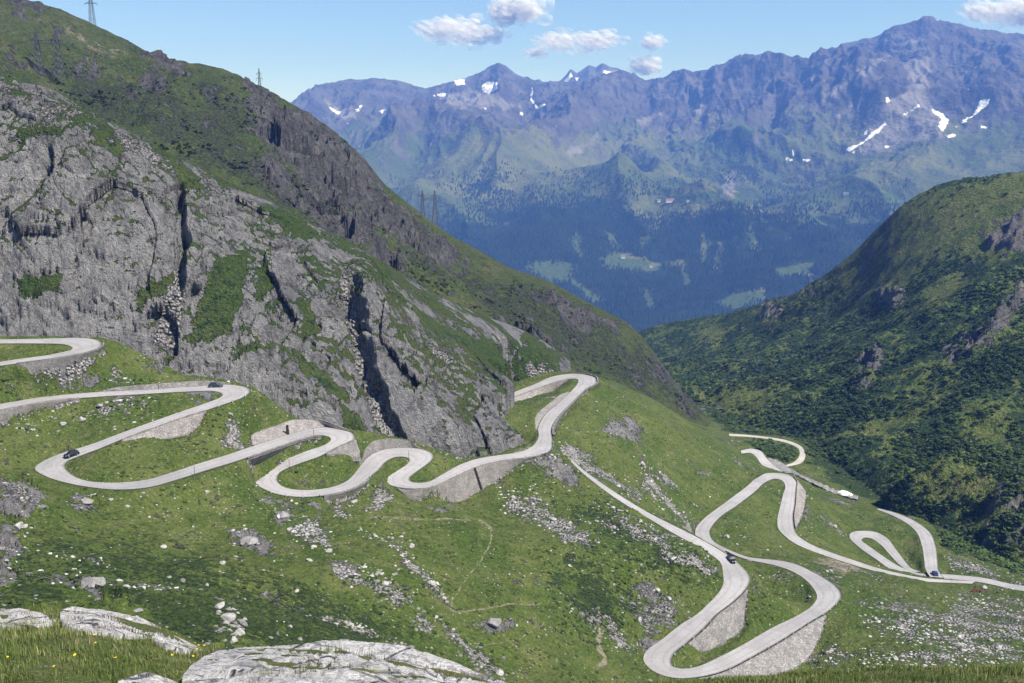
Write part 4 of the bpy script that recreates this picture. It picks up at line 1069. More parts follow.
# ================================================================== WHERE A LINE OF SIGHT MEETS THE GROUND
def hit(u, v, zf, d0, d1, n=1400):
    az, t, hx, hy = ray(u, v)
    d = np.geomspace(d0, d1, n)
    f = zf(hx * d, hy * d) - t * d
    k = np.argmax(f > 0)
    if not (f > 0).any(): k = n - 1
    dd = d[k]
    return np.array([hx * dd, hy * dd, float(zf(np.array([hx * dd]), np.array([hy * dd]))[0])])
def hits(us, vs, zf, d0, d1, n=700):
    az, t, hx, hy = ray(us, vs)
    d = np.geomspace(d0, d1, n)
    X = hx[:, None] * d; Y = hy[:, None] * d
    f = zf(X, Y) - t[:, None] * d
    ok = (f > 0).any(1); k = np.argmax(f > 0, 1)
    i = np.arange(len(us))
    return np.stack([X[i, k], Y[i, k], zf(X[i, k], Y[i, k])], -1), ok
sz = lambda x, y: slope_raw(x, y)[0]
rdz = TABS['ridge'].z
ktz = TABS['right'].z
farxy = TABS['far'].z
slope_t = TABS['slope'].z

# ================================================================== MASSES: scrub, far wood, stones, turf
def ico(sub):
    bm = bmesh.new(); bmesh.ops.create_icosphere(bm, subdivisions=sub, radius=1)
    v = np.array([p.co[:] for p in bm.verts]); f = np.array([[q.index for q in p.verts] for p in bm.faces]); bm.free()
    return v, f
def leafball(k, seed):
    r_ = np.random.default_rng(seed)
    c = r_.standard_normal((k, 3)); c /= np.linalg.norm(c, axis=1)[:, None]; c *= r_.uniform(.35, 1, (k, 1)) ** .6
    c[:, 2] = np.abs(c[:, 2]) * .9 - .1
    e1 = r_.standard_normal((k, 3)); e1 /= np.linalg.norm(e1, axis=1)[:, None]; e2 = np.cross(e1, r_.standard_normal((k, 3))); e2 /= np.linalg.norm(e2, axis=1)[:, None]
    s = r_.uniform(.26, .52, (k, 1))
    V = np.stack([c - e1 * s - e2 * s * .5, c + e1 * s - e2 * s * .6, c + e2 * s], 1).reshape(-1, 3)
    return V, np.arange(3 * k).reshape(k, 3)
LV, LF = leafball(34, 5)
IV1, IF1 = ico(1); IV2, IF2 = ico(2)
def scatter(name, P, size, tv, tf, mat, jit=.3, squash=.7, kind='stuff', smooth=False, up=0.25):
    n = len(P); m = len(tv)
    th = rng.uniform(0, 6.28, n); c, s = np.cos(th), np.sin(th)
    T = tv[None] * (1 + jit * rng.standard_normal((n, m, 1))) * np.stack([rng.uniform(.75, 1.3, n), rng.uniform(.75, 1.3, n), rng.uniform(.7, 1.2, n) * squash], -1)[:, None, :]
    V = np.stack([T[..., 0] * c[:, None] - T[..., 1] * s[:, None], T[..., 0] * s[:, None] + T[..., 1] * c[:, None], T[..., 2] + up], -1) * size[:, None, None] + P[:, None, :]
    Fc = (tf[None] + (np.arange(n) * m)[:, None, None]).reshape(-1, tf.shape[1])
    me = np_mesh(name, V.reshape(-1, 3), Fc, smooth)
    hue = np.repeat(np.clip(.5 + .35 * rng.standard_normal(n) * .6 + .9 * fbm(P[:, 0] / 45, P[:, 1] / 45, seed=98, oct=3), 0, 1), m)
    add_attr(me, 'tone', np.stack([hue] * 4, -1))
    o = link(name, me, mat)
    return tag(o, kind=kind) if kind else o
def toned(name, c1, c2, c3, rough=.9, scale=1.5):
    t = NT(name); co = t.pos(); h = t.attr('tone')[0]
    n = t.noise(co, scale, 3, .7)
    c = t.mix(t.ramp(h, .1, .9), c1, c2); c = t.mix(t.math('MULTIPLY', t.ramp(n, .45, .7), .6), c, c3)
    return t.surf(c, rough, None, .12)
M_SCRUB = toned('alder_leaves', (.028, .052, .015), (.064, .100, .028), (.098, .134, .040))
M_STONE = toned('loose_stone', (.15, .145, .14), (.44, .425, .41), (.14, .135, .13), scale=2)
M_HEATH = toned('heath_leaves', (.020, .034, .010), (.042, .062, .017), (.062, .076, .024))
M_HEATHD = toned('dwarf_pine_leaves', (.020, .032, .012), (.045, .062, .02), (.065, .08, .026))
M_SPRUCE = toned('spruce_needles', (.012, .022, .011), (.024, .040, .017), (.03, .05, .02), scale=.05)

def scrub_on(name, zf, maskf, box, n, d0, d1, smin, smax, mat):
    us = rng.uniform(box[0], box[2], n); vs = rng.uniform(box[1], box[3], n)
    P, ok = hits(us, vs, zf, d0, d1, 420)
    w = maskf(us, vs, P)
    ok &= rng.uniform(0, 1, n) < w
    P = P[ok]; d = np.hypot(P[:, 0], P[:, 1])
    size = smin + (smax - smin) * rng.uniform(0, 1, len(P)) ** 2.2
    return scatter(name, P, size, LV, LF, mat, jit=.05, squash=.8)
# right hand slope: green alder almost everywhere save the grassy runs and the crags
def right_mask(u, v, P):
    gr = paint(u + 10 * fbm(P[:, 0] / 40, P[:, 1] / 40, seed=67, oct=3), v + 8 * fbm(P[:, 0] / 40, P[:, 1] / 40, seed=68, oct=3), KS_GRASS, 12)
    rk = paint(u, v, KS_ROCK, 6)
    cl_ = sstep(-.35, .25, fbm(P[:, 0] / 26, P[:, 1] / 26, seed=69, oct=3))
    vis = (P[:, 2] > sz(P[:, 0], P[:, 1]) - .5) | (np.hypot(P[:, 0], P[:, 1]) > 780)
    return (1 - gr * .93) * (1 - rk * .85) * (.06 + .80 * cl_) * vis
scrub_on('alder_scrub', ktz, right_mask, (640, 172, 1040, 572), 52000, 370, 1480, .6, 2.0, M_SCRUB)
def river_mask(u, v, P):
    d = np.hypot(P[:, 0], P[:, 1])
    m = paint(u, v, [RIVER_LINE + [(1100,380),(700,380)], [(745,440),(785,443),(798,449),(797,459),(783,463),(768,455),(756,448)]], 1.5)
    return m * (d > 340) * (bil(FREE, P[:, 0], P[:, 1]) > .5) * (ktz(P[:, 0], P[:, 1]) < P[:, 2] + .5) * .8
scrub_on('alder_scrub', sz, river_mask, (690, 395, 1030, 600), 26000, 330, 760, .7, 2.1, M_SCRUB)
def ridge_mask(u, v, P):
    sh = paint(u + 14 * fbm(P[:, 0] / 40, P[:, 1] / 40, seed=57, oct=3), v + 8 * fbm(P[:, 0] / 40, P[:, 1] / 40, seed=58, oct=3), RD_SHRUB, 16)
    cl_ = sstep(-.1, .35, fbm(P[:, 0] / 22, P[:, 1] / 22, seed=59, oct=3))
    ok = (P[:, 2] > sz(P[:, 0], P[:, 1]) - .5)
    return np.clip(sh * cl_ + .05 * cl_, 0, 1) * ok
scrub_on('heath_scrub', rdz, ridge_mask, (0, 40, 720, 430), 30000, 460, 1000, .5, 1.6, M_HEATHD)

# near slope: low tussocks and heath, packed densest to darken the hollow that lies in shade
def slope_occ(P):
    x, y = P[:, 0], P[:, 1]
    f = bil(FREE, x, y)
    hid = (y > 290) & (CLIFF.z(x, y) > P[:, 2] + 1.5) & (np.hypot(x, y) > toe_d(x, y) - 6) & (x < 40)
    return (f > .55) & ~hid & (P[:, 2] < 0) & (np.hypot(x, y) > 60)
n = 42000
us = rng.uniform(-10, 1034, n); vs = rng.uniform(380, 683, n)
P, ok = hits(us, vs, sz, 70, 640, 420)
mk = slope_masks(us, vs, P[:, 0], P[:, 1])
w = .10 + .95 * sstep(.05, .55, fbm(P[:, 0] / 11, P[:, 1] / 11, seed=14, oct=3)) + mk[2] * 1.7
ok &= slope_occ(P) & (rng.uniform(0, 1, n) < w * .42)
P = P[ok]; P[:, 2] = slope_t(P[:, 0], P[:, 1]) - .05
scatter('turf_tussocks', P, rng.uniform(.22, .62, len(P)), IV1, IF1, M_HEATH, jit=.25, squash=.55, up=.1)

# stones: dense on the screes, sprinkled elsewhere
n = 60000
us = rng.uniform(-10, 1034, n); vs = rng.uniform(370, 683, n)
P, ok = hits(us, vs, sz, 70, 640, 420)
mk = slope_masks(us, vs, P[:, 0], P[:, 1])
cl_ = sstep(.1, .6, fbm(P[:, 0] / 14, P[:, 1] / 14, seed=16, oct=3))
w = .9 * sstep(.1, .5, mk[1]) + .25 * sstep(.1, .6, mk[0]) + .14 * cl_ + .012
ok &= slope_occ(P) & (rng.uniform(0, 1, n) < w)
P = P[ok]; P[:, 2] = slope_t(P[:, 0], P[:, 1]) - .04
size = .09 + .42 * rng.uniform(0, 1, len(P)) ** 3.2 + (rng.uniform(0, 1, len(P)) < .03) * .4
scatter('scree_stones', P, size, IV1, IF1, M_STONE, jit=.22, squash=.62, up=.0)

# the wood on the far side of the main valley: spires
def spire(k=5):
    v = []; f = []
    for lv, (z0, r0, z1) in enumerate(((0.08, .30, .62), (.42, .20, 1.0))):
        b = len(v)
        for i in range(k):
            an = 6.283 * i / k + lv * .6
            v.append((r0 * math.cos(an), r0 * math.sin(an), z0))
        v.append((0, 0, z1))
        for i in range(k): f.append((b + i, b + (i + 1) % k, b + k))
    return np.array(v), np.array(f)
SV, SF = spire()
n = 80000
us = rng.uniform(370, 910, n); vs = rng.uniform(160, 338, n)
az_, t_, hx_, hy_ = ray(us, vs)
P, ok = hits(us, vs, farxy, 3350, 7200, 300)
mead = paint(us + 5 * fbm(P[:, 0] / 260, P[:, 1] / 260, seed=85, oct=3), vs + 3 * fbm(P[:, 0] / 260, P[:, 1] / 260, seed=86, oct=3), FOREST_MEADOW, 4)
fz = treeline(P[:, 0], P[:, 1])
mead = np.maximum(mead, paint(us, vs, [[(640,196),(705,195),(710,212),(640,214)],[(830,190),(862,190),(864,203),(832,203)],[(612,254),(634,252),(640,266),(612,266)],[(640,262),(662,262),(662,274),(642,274)]], 2))
w = sstep(-45, 22, vs - fz) ** 1.5 * (1 - mead) * (.15 + .85 * sstep(-.4, .1, fbm(P[:, 0] / 160, P[:, 1] / 160, seed=89, oct=3)))
ok &= rng.uniform(0, 1, n) < w * .8
P = P[ok]
scatter('spruce_wood', P, rng.uniform(9, 19, len(P)), SV, SF, M_SPRUCE, jit=.04, squash=1.0, up=0)

# ================================================================== BOULDERS (single things)
def rock_shape(seed, sub=3, flat=.7):
    bm = bmesh.new(); bmesh.ops.create_icosphere(bm, subdivisions=sub, radius=1)
    v = np.array([p.co[:] for p in bm.verts])
    r_ = np.random.default_rng(seed)
    # cut with planes for flat broken faces, then roughen
    for _ in range(11):
        d = r_.standard_normal(3); d /= np.linalg.norm(d); h = r_.uniform(.55, .85)
        k = np.maximum(v @ d - h, 0); v = v - k[:, None] * d
    v = v * (1 + .07 * fbm(v[:, 0] * 2.5 + seed, v[:, 1] * 2.5, v[:, 2] * 2.5, seed=seed, oct=4))[:, None]
    v[:, 2] *= flat
    for p, q in zip(bm.verts, v): p.co = q
    me = bpy.data.meshes.new('boulder'); bm.to_mesh(me); bm.free()
    for p in me.polygons: p.use_smooth = False
    return me
def boulder_mat(name, a, b, dark):
    t = NT(name); co = t.pos()
    n1 = t.noise(co, .8, 5, .68); n2 = t.noise(co, 3.5, 5, .75)
    c = t.mix(t.ramp(n1, .38, .62), a, b); c = t.mix(t.math('MULTIPLY', t.ramp(n2, .52, .68), .7), c, dark)
    c = t.mix(t.math('MULTIPLY', t.ramp(n2, .46, .34), .4), c, (.60, .58, .55))
    return t.surf(c, .92, t.bump(t.math('ADD', n1, n2), .3), .12)
M_BOUL = boulder_mat('boulder_pale', (.34, .325, .315), (.46, .445, .43), (.20, .19, .185))
M_BOULD = boulder_mat('boulder_grey', (.22, .212, .21), (.31, .30, .295), (.11, .105, .10))
BM_ = [rock_shape(100 + i, 3, .62 + .05 * (i % 4)) for i in range(7)]
for m_ in BM_: m_.materials.append(M_BOUL)
BMD = [rock_shape(200 + i, 3, .6) for i in range(3)]
for m_ in BMD: m_.materials.append(M_BOULD)
def put_boulder(P, s, rz, me, label, group=None, tilt=(0, 0), zs=1.0):
    o = link('boulder', me); o.location = (P[0], P[1], P[2] + s * .22)
    o.scale = (s, s * random.uniform(.75, 1.2), s * zs); o.rotation_euler = (tilt[0], tilt[1], rz)
    return tag(o, label, 'boulder', group)
NAMED = [(87,504,2.6,1,'large grey boulder on the grass just below the left hairpin'),(164,548,1.15,0,'bright white boulder lying alone on the dark green slope'),(283,519,2.4,1,'rounded grey boulder under the oval grass island bend'),
 (250,543,3.2,1,'long grey slab sticking out of the turf below the middle hairpins'),(228,630,1.7,0,'tallest pale block of the stone pile near the bottom rock slabs'),(240,641,1.3,0,'low pale block at the lower end of the stone pile near the bottom rock slabs'),
 (221,617,1.2,0,'pale block at the upper end of the stone pile near the bottom rock slabs'),(222,565,1.1,0,'angular pale rock beside the single white boulder'),(727,538,1.5,0,'pale rock between the lower road fork and the river hairpin'),
 (737,546,.9,0,'small pale rock just right of a bigger one by the lower fork'),(82,420,1.7,0,'pale boulder on the grass inside the first left bend'),(100,408,1.5,1,'grey boulder in the rubble between the two upper ramps'),
 (268,655,.8,0,'small pale rock right behind the foreground slab'),(125,604,1.6,1,'grey rock jutting from the slope behind the knoll'),(92,592,3.0,1,'long grey rock fin on the slope behind the knoll'),(493,630,2.8,1,'dark rock ledge beside the end of the footpath')]
for i, (u, v, s, dk, lab) in enumerate(NAMED):
    p = hit(u, v, sz, 70, 600); p[2] = float(slope_t(np.array([p[0]]), np.array([p[1]]))[0])
    put_boulder(p, s * .72, random.uniform(0, 6), (BMD if dk else BM_)[i % 3], lab)
n = 2600
us = rng.uniform(0, 1024, n); vs = rng.uniform(395, 675, n)
P, ok = hits(us, vs, sz, 70, 600, 420)
mk = slope_masks(us, vs, P[:, 0], P[:, 1])
zone = paint(us, vs, [[(330,545),(400,550),(430,640),(330,640)],[(0,470),(60,480),(60,600),(0,590)],[(560,440),(720,540),(700,575),(560,500)],[(860,580),(1024,575),(1024,670),(860,660)],[(60,400),(140,410),(120,450),(70,440)],[(942,548),(1024,572),(1024,590),(950,572)]], 15)
w = .30 * sstep(.1, .5, mk[1]) + .16 * zone + .025
ok &= slope_occ(P) & (rng.uniform(0, 1, n) < w)
P = P[ok][:230]; zz = slope_t(P[:, 0], P[:, 1])
for i, p in enumerate(P):
    u, v = proj(p[None]); p = np.array([p[0], p[1], zz[i]])
    s = (.34 + .75 * random.random() ** 3)
    if u < 300: lab, gp = 'pale boulder strewn over the grassy slope in the left third', 'boulders strewn over the left grass slope'
    elif u < 560: lab, gp = 'pale boulder strewn over the grass below the middle hairpins', 'boulders strewn below the middle hairpins'
    elif u < 780: lab, gp = 'pale boulder strewn beside the straight descending track', 'boulders strewn beside the straight track'
    else: lab, gp = 'pale boulder strewn over the rubble ground at the lower right', 'boulders strewn over the lower right rubble'
    put_boulder(p, s, random.uniform(0, 6), BM_[i % 7] if random.random() < .8 else BMD[i % 3], lab, gp, (random.uniform(-.3, .3), random.uniform(-.3, .3)))

# ================================================================== FOREGROUND ROCKS AND TURF
def slab_mat():
    t = NT('lichen_granite'); co = t.pos()
    n1 = t.noise(co, 1.6, 6, .7, .3); n2 = t.noise(co, 9, 6, .75); n3 = t.noise(co, 40, 4, .7)
    c = t.mix(t.ramp(n1, .36, .64), (.50, .475, .47), (.70, .675, .66))
    c = t.mix(t.math('MULTIPLY', t.ramp(n2, .50, .60), .85), c, (.24, .228, .235))
    c = t.mix(t.math('MULTIPLY', t.ramp(n2, .45, .36), .7), c, (.72, .70, .68))
    c = t.mix(t.math('MULTIPLY', t.ramp(t.noise(co, 22, 5, .75), .53, .62), .6), c, (.20, .19, .20))
    c = t.mix(t.math('MULTIPLY', t.ramp(n3, .55, .7), .5), c, (.17, .165, .16))
    c = t.mix(t.math('MULTIPLY', t.ramp(t.noise(co, 2.3, 5, .7), .60, .70), .65), c, (.36, .37, .20))
    cr = t.ramp(t.vor(t.stretch(co, (.8, 1.1, 1.2), (0, 0, .35)), 1.3, 'DISTANCE_TO_EDGE'), .045, .0)
    c = t.mix(t.math('MULTIPLY', cr, .6), c, (.08, .075, .07))
    return t.surf(c, .93, t.bump(t.math('ADD', t.math('ADD', t.math('MULTIPLY', n1, 1.5), n2), t.math('ADD', t.math('MULTIPLY', n3, .25), t.math('MULTIPLY', cr, -.7))), .10), .15)
M_SLAB = slab_mat()
SLAB_OUT = []
def slab(top, bot, d_top, d_bot, label, seed):
    """bedrock slab: upper and lower outline give the visible top face; back, front and ends go into the ground"""
    SLAB_OUT.append(list(top) + list(bot)[::-1])
    top = np.array(top, float); bot = np.array(bot, float)
    u = np.linspace(top[0, 0], top[-1, 0], 150); q = np.linspace(0, 1, 46)
    vt = np.interp(u, top[:, 0], top[:, 1]); vb = np.maximum(np.interp(u, bot[:, 0], bot[:, 1]), vt + .4)
    U = np.repeat(u[:, None], len(q), 1); V = vb[:, None] + (vt - vb)[:, None] * q[None]
    rr_ = np.linspace(3.5, 14.5, 500)
    D = np.empty_like(U)
    for i in range(len(u)):
        azc, tt, _, hy = ray(np.full(len(q), u[i]), V[i])
        tg = fg_raw(np.full(500, azc[0]), rr_) / rr_
        k = np.argmax(tg); rh = np.interp(tt, tg[:k + 1], rr_[:k + 1]) + np.clip(tt - tg[k], 0, None) * 26       # where the sight line meets the turf, or the brow
        D[i] = rh * hy
    D = D * (.957 - .02 * np.sin(np.pi * q)[None] * np.sin(np.pi * np.linspace(.02, .98, len(u)))[:, None])
    P = at(U, V, D)
    w = np.sin(np.pi * np.clip(q, 0.02, .98))[None] ** .5 * np.sin(np.pi * np.linspace(.02, .98, len(u)))[:, None] ** .4
    fc, e_ = facets(P[..., 0] / .9, P[..., 1] / .5, P[..., 2] / .45, seed=seed); fc2, e2 = facets(P[..., 0] / .32, P[..., 1] / .22, P[..., 2] / .2, seed=seed + 9)
    P[..., 2] += w * (.055 * fc + .03 * fc2 - .04 * sstep(.12, 0, e_) + .035 * fbm(P[..., 0] * 5, P[..., 1] * 5, seed=seed, oct=3))
    b1 = P[:, -1:] + np.array([0, .35, -.26]); b2 = P[:, -1:] + np.array([0, .6, -1.3])
    f1 = P[:, :1] + np.array([0, -.06, -.30]); f2 = P[:, :1] + np.array([0, .1, -.9])
    G = np.concatenate([f2, f1, P, b1, b2], 1)
    e0 = G[:1] + np.array([-.05, 0, -.8]); e1 = G[-1:] + np.array([.05, 0, -.8])
    G = np.concatenate([e0, G, e1], 0)
    n, m = G.shape[:2]
    f = grid_faces(n, m)[:, ::-1]
    # close the underside
    bl = np.arange(n - 1) * m
    un = np.stack([bl, bl + m, bl + m + m - 1, bl + m - 1], 1)
    me = np_mesh('rock_slab', G.reshape(-1, 3), np.concatenate([f, un]))
    return tag(link('rock_slab', me, M_SLAB), label, 'rock')
slab([(-60,612),(-20,606),(5,609),(20,608),(38,612),(52,619)], [(-60,640),(-20,630),(5,625),(20,624),(38,624),(52,622)], 13.4, 12.6, 'small whitish rock slab cut by the left edge of the picture', 301)
slab([(60,610),(72,606),(100,609),(130,614),(145,619),(155,628),(175,635),(200,648)], [(60,620),(72,627),(85,631),(100,632),(130,634),(150,636),(165,645),(175,648),(200,650)], 12.6, 11.3, 'long whitish rock slab among the grass at the lower left', 311)
slab([(182,676),(192,664),(204,656),(218,650),(240,648),(300,645),(325,640),(345,638.5),(385,643),(405,646),(430,654),(455,663),(490,676),(520,688)], [(182,680),(192,692),(204,700),(218,706),(300,715),(400,715),(455,705),(490,696),(520,692)], 10.2, 7.6, 'broad whitish rock slab with tufts of grass at the bottom centre', 321)
slab([(118,680),(135,674),(150,671),(162,676),(172,688)], [(118,688),(135,694),(150,698),(172,694)], 8.4, 7.9, 'small pale rock poking from the grass left of the broad slab', 331)

def blades(name, P, h, w, mat, nb=1):
    n = len(P)
    th = rng.uniform(0, 6.283, n); ln = rng.uniform(.05, .65, n) * h
    bx, by = np.cos(th) * w, np.sin(th) * w
    lx, ly = np.cos(th + rng.uniform(-1, 1, n) + 1.57) * ln, np.sin(th + rng.uniform(-1, 1, n) + 1.57) * ln
    V = np.empty((n, 5, 3))
    V[:, 0] = P + np.stack([-bx, -by, 0 * h - .02], -1); V[:, 1] = P + np.stack([bx, by, 0 * h - .02], -1)
    V[:, 2] = P + np.stack([bx * .7 + lx * .35, by * .7 + ly * .35, h * .6], -1); V[:, 3] = P + np.stack([-bx * .7 + lx * .35, -by * .7 + ly * .35, h * .6], -1)
    V[:, 4] = P + np.stack([lx, ly, h], -1)
    b = np.arange(n)[:, None] * 5
    f = np.concatenate([b + np.array([[0, 1, 2]]), b + np.array([[0, 2, 3]]), b + np.array([[3, 2, 4]])])
    me = np_mesh(name, V.reshape(-1, 3), f, True)
    hue = np.repeat(np.clip(rng.normal(.45, .25, n) + .5 * fbm(P[:, 0] / .8, P[:, 1] / .8, seed=94, oct=3), 0, 1), 5)
    add_attr(me, 'tone', np.stack([hue] * 4, -1))
    return tag(link(name, me, mat), kind='stuff')
tb = NT('grass_blade'); hh = tb.attr('tone')[0]
cc = tb.mix(tb.ramp(hh, .05, .55), (.085, .130, .030), (.165, .200, .062)); cc = tb.mix(tb.ramp(hh, .72, 1.05), cc, (.40, .34, .19))
pb = tb.n('ShaderNodeBsdfPrincipled'); tb.l(cc, pb.inputs['Base Color']); pb.inputs['Roughness'].default_value = .7; pb.inputs['Specular IOR Level'].default_value = .15
tl = tb.n('ShaderNodeBsdfTranslucent'); tb.l(cc, tl.inputs[0]); ms = tb.n('ShaderNodeMixShader'); ms.inputs[0].default_value = .3
tb.l(pb.outputs[0], ms.inputs[1]); tb.l(tl.outputs[0], ms.inputs[2]); tb.l(ms.outputs[0], tb.out.inputs[0])
n = 260000
aa = rng.uniform(-.60, .60, n); rr = np.sqrt(rng.uniform(5.2 ** 2, 15.5 ** 2, n))
x, y = np.sin(aa) * rr, np.cos(aa) * rr
# tufts pull the blades together
clump = fbm(x / .28, y / .28, seed=96, oct=2); ok = rng.uniform(0, 1, n) < .28 + .8 * sstep(-.3, .4, clump)
x, y = x[ok], y[ok]
P = np.stack([x, y, fg_z(x, y)], -1)
ug, vg = proj(P); P = P[paint(ug, vg, SLAB_OUT, 1.5) < .5]; x, y = P[:, 0], P[:, 1]
h = rng.uniform(.02, .065, len(P)) * (1 + .5 * np.clip(fbm(x / 1.1, y / 1.1, seed=97, oct=2) * 2, -.5, 1))
blades('meadow_grass', P, h, rng.uniform(.002, .0045, len(P)), tb.m)
# tufts growing in the cracks of the broad slab
def slab_tuft(u, v, d, s, label, dry=False):
    p = hit(u, v, fg_z, 4, 16) * .95
    bm = bmesh.new()
    for _ in range(160):
        an = random.uniform(0, 6.28); r0 = random.uniform(0, s) ; q = Vector((math.cos(an) * r0 * 1.6, math.sin(an) * r0, -.12))
        le = Vector((math.cos(an) * .5 + random.uniform(-.3, .3), math.sin(an) * .5 + random.uniform(-.3, .3), 1)) * random.uniform(.05, .11)
        wv = Vector((math.cos(an + 1.57), math.sin(an + 1.57), 0)) * .004
        f = bm.faces.new([bm.verts.new(q - wv), bm.verts.new(q + wv), bm.verts.new(q + le * .6 + Vector((0, 0, .09)))])
    o = bm_obj('grass_tuft', bm, M_DRY if dry else M_TUFT); o.location = p
    return tag(o, label, 'grass tuft')
M_TUFT = simple('tuft_green', (.075, .105, .028), .8, .1, var=.4, scale=9)
M_DRY = simple('tuft_dry', (.19, .155, .08), .8, .1, var=.4, scale=9)
slab_tuft(340, 652, 9.4, .22, 'green grass tuft in the crack near the crest of the broad slab')
slab_tuft(310, 677, 8.2, .26, 'green grass tuft at the bottom edge of the broad slab')
slab_tuft(370, 664, 8.8, .16, 'small green tuft in the middle of the broad slab')
slab_tuft(425, 676, 8.3, .22, 'brown dry tuft in the right half of the broad slab', True)
slab_tuft(455, 680, 8.2, .18, 'brown dry tuft at the far right of the broad slab', True)
# yellow flowers
M_PETAL = simple('yellow_petal', (.75, .52, .03), .6, .2); M_STEM = simple('flower_stem', (.08, .13, .03), .8, .1)
bm = bmesh.new()
for i in range(6):
    an = i * 1.047
    q = [Vector((math.cos(an + o_) * r_, math.sin(an + o_) * r_, z_)) for o_, r_, z_ in ((-.2, .006, 0), (-.42, .022, .006), (0, .032, .008), (.42, .022, .006), (.2, .006, 0))]
    bm.faces.new([bm.verts.new(p) for p in q])
bmesh.ops.create_uvsphere(bm, u_segments=8, v_segments=5, radius=.009)
pm = bpy.data.meshes.new('flower_head'); bm.to_mesh(pm); bm.free(); pm.materials.append(M_PETAL)
bm = bmesh.new(); bar_bm(bm, (0, 0, -.16), (.01, 0, 0), .0025, 5)
sm_ = bpy.data.meshes.new('stem'); bm.to_mesh(sm_); bm.free(); sm_.materials.append(M_STEM)
fl0 = None
for i in range(13):
    u, v = (random.uniform(0, 200), random.uniform(640, 680)) if i < 10 else (random.choice((random.uniform(0, 60), random.uniform(180, 215), random.uniform(760, 1020))), random.uniform(640, 680))
    if u > 700: v = random.uniform(675, 683)
    p = hit(u, v, fg_z, 4, 16)
    if fl0 is None:
        fl0 = thing('yellow_flower', p, 'tiny yellow flower standing in the foreground meadow grass', 'flower', 'yellow flowers in the foreground grass')
        link('flower_head', pm, None, fl0); link('stem', sm_, None, fl0); o = fl0
    else: o = copy_tree(fl0)
    o.location = (p[0], p[1], p[2] + .085); o.rotation_euler = (random.uniform(-.4, .4), random.uniform(-.4, .4), random.uniform(0, 6)); s = random.uniform(.25, .42); o.scale = (s, s, s)
